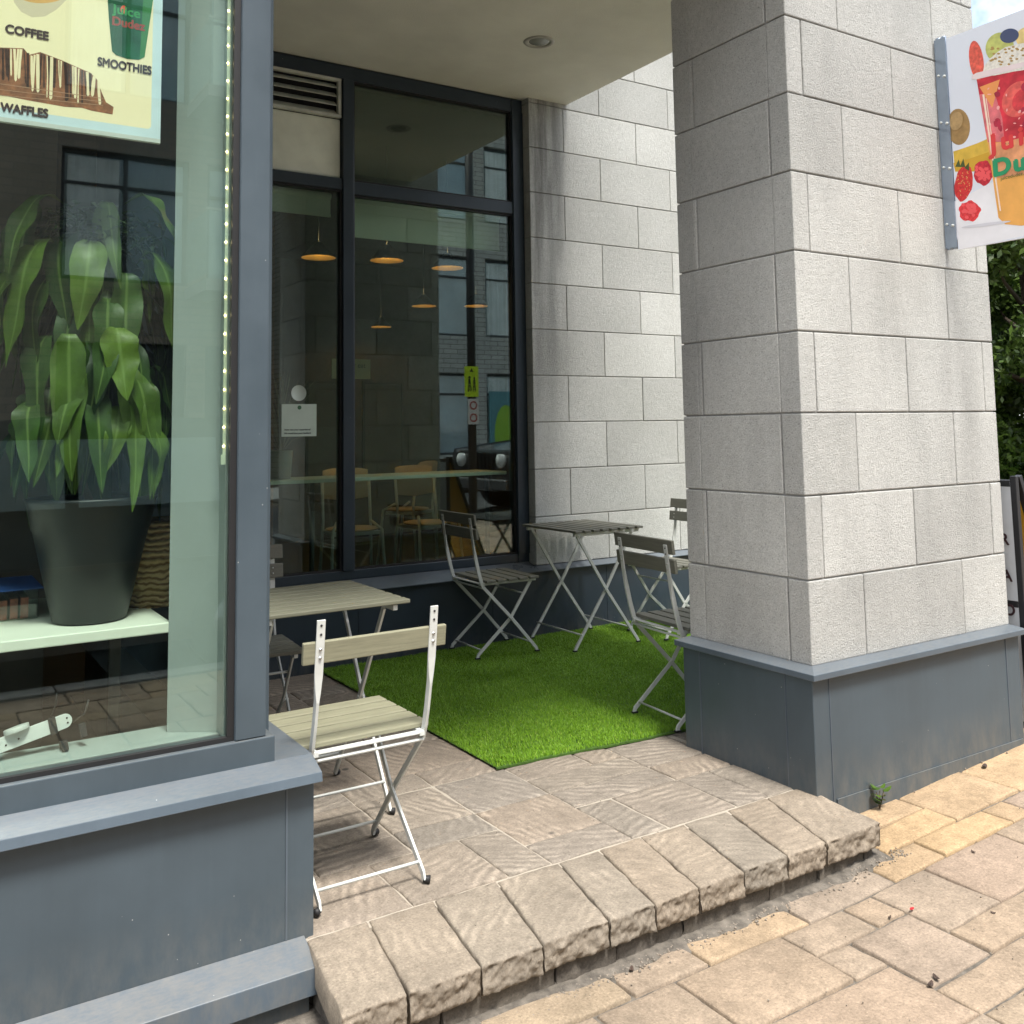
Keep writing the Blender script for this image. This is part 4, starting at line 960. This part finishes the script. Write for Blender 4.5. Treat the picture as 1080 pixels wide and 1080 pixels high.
m=MB(); m.lathe([(.0005,.0),(.06,.0),(.072,.17),(.066,.17),(.064,.15),(.0005,.15)],(-.86,3.25,1.05),26); m.build('pot',P('grey ceramic',(.3,.3,.27)),dp)
m=MB()
for k in range(60):
    a=rr.uniform(0,2*PI); q=rr.uniform(.05,.22); h=rr.uniform(.1,.5)
    m.tube([(-.86,3.25,1.2),(-.86+q*.4*math.cos(a),3.25+q*.3*math.sin(a),1.2+h*.7),(-.86+q*math.cos(a),3.25+q*.5*math.sin(a),1.2+h)],[.002,.0015,.001],4)
m.build('dry_stems',P('dry stem',(.22,.17,.09)),dp)
# ------------------------------------------------------------------ A-frame board at the right of the pillar
ab_=thing('sandwich_board','folding sandwich board with black frame and yellow inner panel beside the pillar','sign board',(1.5,.3,zg(1.5)))
zb=zg(1.4)
AX,AY=.045,-.012
def abf(xb,xt,name):
    m=MB()
    for y in (.012+AY,.60+AY): m.strip([(xb+AX,y,zb+.0),(xt+AX,y,1.085)],[.014]*2,[.012]*2,side=Vector((0,1,0)))
    for t in (.04,.5,.97): 
        x=xb+(xt-xb)*t; z=zb+(1.085-zb)*t; m.box(x-.012+AX,x+.012+AX,.0265+AY,.5855+AY,z-.014,z+.014)
    return m.build(name,M['blackmetal'],ab_,bevel=.002)
f1=abf(1.362,1.345,'front_frame'); f2=abf(1.80,1.375,'rear_frame')
m=MB(); m.add([(1.352+AX,.026+AY,zb+.05),(1.352+AX,.586+AY,zb+.05),(1.335+AX,.586+AY,1.06),(1.335+AX,.026+AY,1.06),(1.357+AX,.026+AY,zb+.05),(1.357+AX,.586+AY,zb+.05),(1.340+AX,.586+AY,1.06),(1.340+AX,.026+AY,1.06)],[(0,3,2,1),(4,5,6,7),(0,1,5,4),(3,7,6,2),(0,4,7,3),(1,2,6,5)])
m.build('board_face',P('whiteboard face',(.62,.64,.66)),ab_)
for s_,z in (('R',.78),('A',.62),('D',.47)): text('lettering',s_,.07,br,ab_,frame3((1.332+AX,.088+AY,z),(0,-1,0),(0,0,1)),.002,1,.0005)
m=MB(); m.add([(1.775+AX,.027+AY,zb+.05),(1.775+AX,.585+AY,zb+.05),(1.375+AX,.585+AY,1.05),(1.375+AX,.027+AY,1.05),(1.783+AX,.027+AY,zb+.05),(1.783+AX,.585+AY,zb+.05),(1.383+AX,.585+AY,1.05),(1.383+AX,.027+AY,1.05)],[(0,3,2,1),(4,5,6,7),(0,1,5,4),(3,7,6,2),(0,4,7,3),(1,2,6,5)])
m.build('yellow_panel',P('yellow board',(.62,.36,.03)),ab_)
# ------------------------------------------------------------------ small weed at the pillar foot
wd=thing('weed','small green leafed weed growing where the pillar meets the pavement','weed',(.31,-.04,zg(.31)))
m=MB(); rr=random.Random(2)
for k in range(11):
    a=rr.uniform(0,2*PI); h=rr.uniform(.02,.085); q=rr.uniform(.008,.035); c=Vector((.31+q*math.cos(a),-.045+q*.6*math.sin(a)-.004,zg(.31)+h)); L=rr.uniform(.012,.02); u=Vector((math.cos(a),math.sin(a),rr.uniform(0,.7))).normalized(); w=u.cross(Vector((0,0,1))).normalized()
    V=[];n=8
    for i in range(n): t=2*PI*i/n; V.append(tuple(c+u*L*math.cos(t)+w*L*.75*math.sin(t)+Vector((0,0,.004*math.cos(2*t)))))
    m.add(V,[tuple(range(n))],0,rr.uniform(.4,1),True)
m.build('leaves',M['leaf'],wd)
m=MB()
for k in range(6): a=k; m.tube([(.31,-.04,zg(.31)-.005),(.31+.02*math.cos(a),-.045+.012*math.sin(a),zg(.31)+.06)],.0015,5)
m.build('stem',plain('weed stem',(.12,.09,.05),.8),wd)
# ------------------------------------------------------------------ trees, fence, lawn on the right
def leaf_cloud(name,blobs,n,size,mat,parent):
    org=np.array(origin(parent)); vols=np.array([b[3]**3 for b in blobs]); pk=rng.choice(len(blobs),n,p=vols/vols.sum())
    d=rng.normal(size=(n,3)); d/=np.linalg.norm(d,axis=1)[:,None]; r=rng.random(n)**(.42)
    B=np.array(blobs)[pk]; c=B[:,:3]+d*(r*B[:,3])[:,None]*np.array([1,1,.85])
    c+=rng.normal(scale=.05,size=c.shape)
    u=rng.normal(size=(n,3)); u/=np.linalg.norm(u,axis=1)[:,None]; w=np.cross(u,rng.normal(size=(n,3))); w/=np.linalg.norm(w,axis=1)[:,None]
    s=(size*rng.uniform(.6,1.3,n))[:,None]; v=np.stack([c-u*s,c+w*s*.45,c+u*s,c-w*s*.45],1).reshape(-1,3)-org
    me=bpy.data.meshes.new(name); me.vertices.add(4*n); me.vertices.foreach_set('co',v.ravel()); me.loops.add(4*n); me.loops.foreach_set('vertex_index',np.arange(4*n)); me.polygons.add(n); me.polygons.foreach_set('loop_start',np.arange(n)*4); me.update(calc_edges=True); me.validate()
    at=me.attributes.new('tone','FLOAT','FACE'); at.data.foreach_set('value',np.clip(rng.normal(.4,.25,n),0,1)); me.materials.append(mat)
    o=bpy.data.objects.new(name,me); COL.objects.link(o); o.parent=parent; return o
M['treeleaf']=leaf_mat('tree leaf',(.035,.075,.015),(.17,.27,.05)); M['bark']=plain('bark',(.09,.07,.05),.95,bmp=.9,bscale=30)
for i,(x,y,h,rad,lb) in enumerate([(8.6,3.9,4.6,1.5,'nearest dense dark green tree just right of the pillar'),(10.6,6.3,5.0,1.7,'dense green tree behind the nearest one'),(11.6,4.0,5.0,1.8,'broad green tree further right along the fence')]):
    zt=zg(x); t=thing('tree',lb,'tree',(x,y,zt),0,'trees beyond the fence')
    m=MB(); m.tube([(x,y,zt-.1),(x+.05,y,zt+h*.4),(x,y+.1,zt+h*.8)],[.14,.1,.03],10)
    for k in range(9):
        a=k*2.4; z=zt+h*(.25+.06*k); m.tube([(x+.03,y,z),(x+.5*rad*math.cos(a),y+.5*rad*math.sin(a),z+.35),(x+.6*rad*math.cos(a),y+.6*rad*math.sin(a),z+.5)],[.04,.02,.005],6)
    m.build('trunk',M['bark'],t)
    bl=[]
    for k in range(48):
        a=rng.uniform(0,2*PI); q=rad*math.sqrt(rng.random()); z=zt+.10+(h-.5)*rng.random(); q*=.55+.45*math.sin(PI*min(1,(z-zt)/h)); bl.append((x+q*math.cos(a),y+q*math.sin(a),z,rng.uniform(.35,.65)))
    leaf_cloud('crown',bl,80000 if i==0 else 45000,.05,M['treeleaf'],t)
fn=thing('chain_link_fence','low chain link fence in front of the trees','fence',(6.6,2.5,zg(6.6)))
m=MB(); fx0=6.6
for k in range(60):
    y=.6+k*.07; z0=zg(6.6)+.05; z1=z0+.42
    m.tube([(fx0,y,z0),(fx0,y+.8,z1)],.002,4); m.tube([(fx0+.004,y+.8,z0),(fx0+.004,y,z1)],.002,4)
m.build('wire_mesh',P('galvanised wire',(.4,.4,.4),.4,metal=.6),fn)
for y in (.6,2.9,5.2):
    m=MB(); m.tube([(fx0,y,zg(6.6)-.1),(fx0,y,zg(6.6)+.50)],.025,10); m.build('post',P('galvanised post',(.4,.4,.4),.4,metal=.6),fn)
m=MB(); m.tube([(fx0,.6,zg(6.6)+.48),(fx0,5.2,zg(6.6)+.48)],.016,8); m.build('top_rail',P('galvanised rail',(.4,.4,.4),.4,metal=.6),fn)
n=60000; xs=rng.uniform(6.8,11,n); ys=rng.uniform(.8,7.5,n)
M['lawn']=M['blade']; lo=blades('lawn',np.column_stack([xs,ys]),-.135+.05*(np.minimum(xs,12)+.4)-.01,.10,.012,M['blade'],None); tag(lo,'grass growing beyond the fence','grass',kind='stuff')
sheet('lawn_soil',6.75,12,.8,7.6,.0,M['turfbase'],10,'green ground under the grass beyond the fence','ground')
# ------------------------------------------------------------------ across the street (seen in the glass)
def brick_mat(name,c1,c2):
    mm,nt,b,out=nodes(name); tc=N(nt,'ShaderNodeTexCoord'); mp=N(nt,'ShaderNodeMapping'); mp.inputs['Rotation'].default_value=(PI/2,0,0); nt.links.new(tc.outputs['Object'],mp.inputs[0])
    bk_=N(nt,'ShaderNodeTexBrick',Scale=1.0); bk_.inputs['Brick Width'].default_value=.4; bk_.inputs['Row Height'].default_value=.12; bk_.inputs['Mortar Size'].default_value=.01
    bk_.inputs['Color1'].default_value=(*c1,1); bk_.inputs['Color2'].default_value=(*c2,1); bk_.inputs['Mortar'].default_value=(.2,.19,.17,1); nt.links.new(mp.outputs[0],bk_.inputs['Vector'])
    nt.links.new(bk_.outputs[0],b.inputs['Base Color']); b.inputs['Roughness'].default_value=.9; return mm
M['brick']=brick_mat('brown brick',(.26,.22,.18),(.34,.28,.23)); M['greyst']=brick_mat('grey facade stone',(.45,.45,.42),(.55,.54,.50))
M['curtain']=plain('curtain',(.75,.8,.78),.9,var=.15,vscale=3)
M['frame_far']=plain('far window frame',(.05,.055,.06),.5)
def opp(name,label,x0,x1,mat,cols,h,seed):
    t=thing(name,label,'building',((x0+x1)/2,-17,0)); m=MB()
    m.box(x0,x1,-22,-13.35,-.5,h); m.build('wall',mat,t)
    # piers and spandrels in front of the recessed plane leave real window openings
    nst=int((h-.6)//3.0); m=MB(); m.box(x0,x1,-13.35,-13.0,-.5,.7)
    for f in range(nst):
        zb_=.7+3.0*f; m.box(x0,x1,-13.349,-13.0,zb_+2.05,zb_+3.0)
        xs_=[x0]+[c for cc in cols for c in (cc-.95,cc+.95)]+[x1]
        for i in range(0,len(xs_),2): m.box(xs_[i],xs_[i+1],-13.349,-13.0,zb_,zb_+2.05)
    m.box(x0,x1,-13.349,-12.95,.7+3*nst,h)
    m.build('facade',mat,t)
    rr=random.Random(seed)
    for f in range(nst):
        for c in cols:
            zb_=.7+3.0*f; m=MB()
            if f==0 and seed==1:
                m.box(c-.949,c+.949,-13.2,-13.1,zb_+.001,zb_+2.049); m.build('shutter',M['frame_far'],t); continue
            for b in ((c-.95,c-.89,zb_,zb_+2.05),(c+.89,c+.95,zb_,zb_+2.05),(c-.89,c+.89,zb_,zb_+.06),(c-.89,c+.89,zb_+1.99,zb_+2.05),(c-.03,c+.03,zb_+.06,zb_+1.99),(c-.89,c-.03,zb_+1.5,zb_+1.55),(c+.03,c+.89,zb_+1.5,zb_+1.55)): m.box(b[0],b[1],-13.18,-13.10,b[2],b[3])
            w=m.build('window_frame',M['frame_far'],t)
            m=MB(); m.box(c-.89,c+.89,-13.16,-13.15,zb_+.06,zb_+1.99); m.build('glass_pane',M['glass_far'],w)
            if rr.random()<.6:
                m=MB(); V=[];F=[];q=14; a0=c-.85; a1=c-.1 if rr.random()<.5 else c+.85
                for i in range(q+1): xx=a0+(a1-a0)*i/q; yy=-13.12+.015*math.sin(i*2.4); V+=[(xx,yy,zb_+.08),(xx,yy,zb_+1.95)]
                for i in range(q): F.append((2*i,2*i+2,2*i+3,2*i+1))
                m.add(V,F); m.build('curtain',M['curtain'],w)
    return t
b1_=opp('apartment_building','brown brick apartment block across the street, mirrored in the front window',-16,3.4,M['brick'],[-14,-11.2,-8.4,-5.6,-2.8,0.1,2.3],12.2,1)
for f in range(4):
    zb_=3.65+3.0*f
    m=MB(); m.box(1.0,3.35,-12.99,-11.7,zb_-.18,zb_); bal=m.build('balcony',M['concrete'],b1_)
    m=MB(); m.box(1.02,3.33,-11.73,-11.72,zb_+.08,zb_+1.05); m.box(1.02,1.03,-12.98,-11.74,zb_+.08,zb_+1.05); m.build('glass_balustrade',M['glass'],bal)
    m=MB(); m.box(1.0,3.35,-11.745,-11.705,zb_+1.051,zb_+1.09); m.build('handrail',M['white'],bal)
b2_=opp('office_building','pale grey stone building across the street, mirrored in the back window',5.0,24,M['greyst'],[6.4,8.6,10.9,13.2,15.6,18,20.5],11.0,2)
mu=thing('mural','colourful rounded mural on a board against the grey building','mural',(11.2,-12.97,.4))
m=MB(); m.box(10.0,12.6,-12.99,-12.96,.3,2.3); m.build('mural_board',P('mural teal',(.10,.28,.32)),mu)
for (cx,cz,r1,r2,c) in ((10.5,1.2,.35,.75,(.30,.55,.04)),(11.2,1.3,.4,.55,(.65,.25,.14)),(11.0,.7,.45,.3,(.15,.35,.65)),(12.0,1.2,.4,.6,(.55,.1,.2))):
    m=MB(); V=[(cx+r1*math.cos(2*PI*i/24),-12.955,cz+r2*math.sin(2*PI*i/24)) for i in range(24)]; V2=[(a,b-.004,c_) for a,b,c_ in V]
    m.add(V+V2,[tuple(range(24))[::-1]]+[(i,(i+1)%24,24+(i+1)%24,24+i) for i in range(24)]); m.build('mural_shape',P('mural paint',c),mu)
# crossing sign on a pole
sp_=thing('crossing_sign','yellow green crossing sign on a black pole by the kerb, mirrored in the back window','street sign',(4.02,-3.3,zg(4)))
px_,py_=3.90,-3.3
m=MB(); m.tube([(px_,py_,zg(4)-.1),(px_,py_,6.2)],.06,14); m.build('pole',M['blackmetal'],sp_)
m=MB(); m.box(px_-.15,px_+.07,py_+.062,py_+.068,1.78,2.20); pn=m.build('sign_plate',P('fluorescent yellow green',(.62,.85,.03),.4),sp_)
m=MB()
def disc(cx,cz,r): 
    V=[(cx+r*math.cos(2*PI*i/14),py_+.070,cz+r*math.sin(2*PI*i/14)) for i in range(14)]; m.add(V,[tuple(range(14))[::-1]])
def quad(*p): m.add([(px_-.04+a*.68,py_+.070,2.0+(b-2.02)*.68) for a,b in p],[tuple(range(len(p)))[::-1]])
for ox,s in ((-.05,1.0),(.06,.85)):
    disc(px_-.04+ox*.68,2.0+(1.97+.12*s-2.02)*.68,.018*s); quad((ox-.03*s,1.95),(ox+.03*s,1.95),(ox+.025*s,1.97+.09*s),(ox-.025*s,1.97+.09*s)); quad((ox-.03*s,1.95),(ox-.045*s,1.80),(ox-.02*s,1.80),(ox,1.93)); quad((ox,1.93),(ox+.02*s,1.80),(ox+.045*s,1.80),(ox+.03*s,1.95))
quad((-.045,2.2),(.045,2.2),(0,2.28)); m.build('pictogram',M['black'],pn)
m=MB(); m.box(px_-.10,px_+.07,py_+.062,py_+.067,1.40,1.75); p2=m.build('parking_plate',P('white sign',(.7,.7,.7)),sp_)
m=MB()
for z in (1.66,1.49): m.lathe([(.04,0),(.06,0)],(0,0,0),20,M=Matrix.Translation((px_-.015,py_+.0695,z))@Matrix.Rotation(PI/2,4,'X'))
m.build('sign_ring',P('sign red',(.4,.03,.03)),p2)
# cars
def car(label,body,x,y,rz):
    t=thing('parked_car',label,'car',(0,0,0),0,'cars parked along the kerb'); z0=0
    prof=[(-2.25,.45),(-2.28,.75),(-2.2,1.02),(-1.0,1.10),(-.55,1.66),(.3,1.74),(1.7,1.70),(2.1,1.15),(2.25,1.05),(2.28,.5),(2.2,.36),(-2.15,.36)]
    m=MB(); k=len(prof); V=[]
    for yy,sc_ in ((-.92,1),(-.80,1),(.80,1),(.92,1)):
        for (a,b) in prof:
            w=yy*(1-.22*max(0,(b-1.08))/.62) ; V.append((a,w if abs(yy)>.85 else w,b if abs(yy)<.85 else b-.03))
    F=[]
    for r_ in range(3):
        for i in range(k): F.append((r_*k+i,r_*k+(i+1)%k,(r_+1)*k+(i+1)%k,(r_+1)*k+i))
    F.append(tuple(range(k))); F.append(tuple(range(3*k,4*k))[::-1]); m.add(V,F); m.build('body',body,t,bevel=.05,seg=3,local=True)
    gm=M['glass_far']
    def yw(b): return .92*(1-.22*max(0,(b-1.08))/.62)
    for s in (-1,1):
        for (a0,a1,a2,a3) in ((-.78,.28,.28,-.45),(.36,1.25,1.25,.36),(1.33,1.92,1.66,1.33)):
            m=MB(); m.add([(a0,s*(yw(1.17)+.006),1.17),(a1,s*(yw(1.17)+.006),1.17),(a2,s*(yw(1.60)+.006),1.60),(a3,s*(yw(1.60)+.006),1.60)],[(0,1,2,3)]); m.build('side_window',gm,t,local=True)
        m=MB(); m.box(-2.1,2.1,s*.925-.01,s*.925+.01,.78,.81); m.build('side_trim',M['blackmetal'],t,local=True)
        m=MB(); m.box(-.75,-.62,s*.95,s*1.08,1.12,1.26) if s>0 else m.box(-.75,-.62,-1.08,-.95,1.12,1.26); m.build('wing_mirror',body,t,bevel=.02,local=True)
        for xx in (-1.42,1.42):
            m=MB(); m.tube([(xx,s*.70,.36),(xx,s*.94,.36)],.36,28); wh=m.build('tyre',M['black'],t,local=True)
            m=MB(); m.tube([(xx,s*.93,.36),(xx,s*.95,.36)],.22,20); m.build('rim',P('alloy rim',(.4,.4,.4),.25,metal=.8),wh,local=True)
        m=MB(); m.tube([(-2.25,s*.62,.86),(-2.31,s*.62,.86)],.11,18); m.build('headlight',P('lamp glass',(.8,.8,.78),.05),t,local=True)
        m=MB(); m.box(2.24,2.30,s*.78-.06,s*.78+.06,.75,1.0); m.build('tail_light',P('tail red',(.4,.01,.01),.1),t,local=True)
    m=MB(); m.add([(-.965,-.70,1.14),(-.965,.70,1.14),(-.60,.66,1.61),(-.60,.66,1.61)],[(0,1,2)]); 
    m=MB(); m.add([(-.98,-.78,1.15),(-.98,.78,1.15),(-.61,.72,1.60),(-.61,-.72,1.60)],[(0,1,2,3)]); m.build('windscreen',gm,t,local=True)
    m=MB()
    for k_ in range(7): m.box(-2.30,-2.27,-.36+k_*.11,-.30+k_*.11,.70,.98)
    m.build('grille',P('grille slot',(.01,.01,.01)),t,local=True)
    m=MB(); m.box(-2.38,-2.22,-.85,.85,.42,.58); m.box(2.22,2.38,-.85,.85,.42,.58); m.build('bumper',P('bumper grey',(.12,.12,.12),.4),t,bevel=.02,local=True)
    t.location=(x,y,zg(x)-.16); t.rotation_euler=(0,math.atan(-.05) if x>1 else 0,rz); return t
car('black boxy off road car parked further right along the kerb, mirrored in the back window',P('black car paint',(.012,.013,.015),.2,coat=1),7.35,-5.0,0)
car('dark blue grey car parked at the kerb behind the viewer, mirrored in the front window',P('slate car paint',(.03,.045,.06),.2,coat=1),-2.2,-4.75,0)
# ------------------------------------------------------------------ camera
cam=bpy.data.cameras.new('camera'); co_=bpy.data.objects.new('camera',cam); COL.objects.link(co_); sc.camera=co_
yaw,pit,rol=[math.radians(a) for a in (32.459,5.17,-.896)]
fw=Vector((math.sin(yaw)*math.cos(pit),math.cos(yaw)*math.cos(pit),math.sin(pit))); rt=Vector((math.cos(yaw),-math.sin(yaw),0)); up=rt.cross(fw)
r2=rt*math.cos(rol)+up*math.sin(rol); u2=up*math.cos(rol)-rt*math.sin(rol)
co_.matrix_world=Matrix(((r2.x,u2.x,-fw.x,-2.830),(r2.y,u2.y,-fw.y,-2.477),(r2.z,u2.z,-fw.z,1.33),(0,0,0,1)))
cam.sensor_width=36; cam.lens=36*1019.163/1080; cam.shift_y=-180/1080; cam.clip_start=.05; cam.clip_end=1500
# ------------------------------------------------------------------ light
EL=math.radians(65); AZ=math.radians(182)       # sun stands high over the street, a little to the left
w=bpy.data.worlds.new('World'); sc.world=w; w.use_nodes=True; nt=w.node_tree; nt.nodes.clear()
sky=N(nt,'ShaderNodeTexSky'); sky.sky_type='NISHITA'; sky.sun_disc=False; sky.sun_elevation=EL; sky.sun_rotation=AZ; sky.air_density=1.0; sky.dust_density=3.0; sky.ozone_density=1.0
bg=N(nt,'ShaderNodeBackground',Strength=.16)
# thin broken cloud mixed into the sky
tc=N(nt,'ShaderNodeTexCoord'); cn=noise_n(nt,tc.outputs['Generated'],2.6,7,.62); cr_=ramp(nt,cn,[(.40,g3(0)),(.58,g3(.85))])
cm=mix(nt,sky.outputs[0],(9.0,9.2,9.4),cr_.outputs[0]); nt.links.new(cm,bg.inputs[0])
ow=N(nt,'ShaderNodeOutputWorld'); nt.links.new(bg.outputs[0],ow.inputs[0])
sun=bpy.data.lights.new('sun','SUN'); so=bpy.data.objects.new('sun',sun); COL.objects.link(so); sun.energy=3.2; sun.angle=math.radians(13); sun.color=(1,.965,.91)
sd=Vector((math.sin(AZ)*math.cos(EL),math.cos(AZ)*math.cos(EL),math.sin(EL))); so.rotation_euler=sd.to_track_quat('Z','Y').to_euler(); so.location=(0,-5,12)
sc.view_settings.view_transform='Standard'; sc.view_settings.look='None'; sc.view_settings.exposure=1.0; sc.view_settings.gamma=1
sc.render.engine='CYCLES'; sc.cycles.max_bounces=10; sc.cycles.transparent_max_bounces=24; sc.cycles.diffuse_bounces=5; sc.cycles.sample_clamp_indirect=6
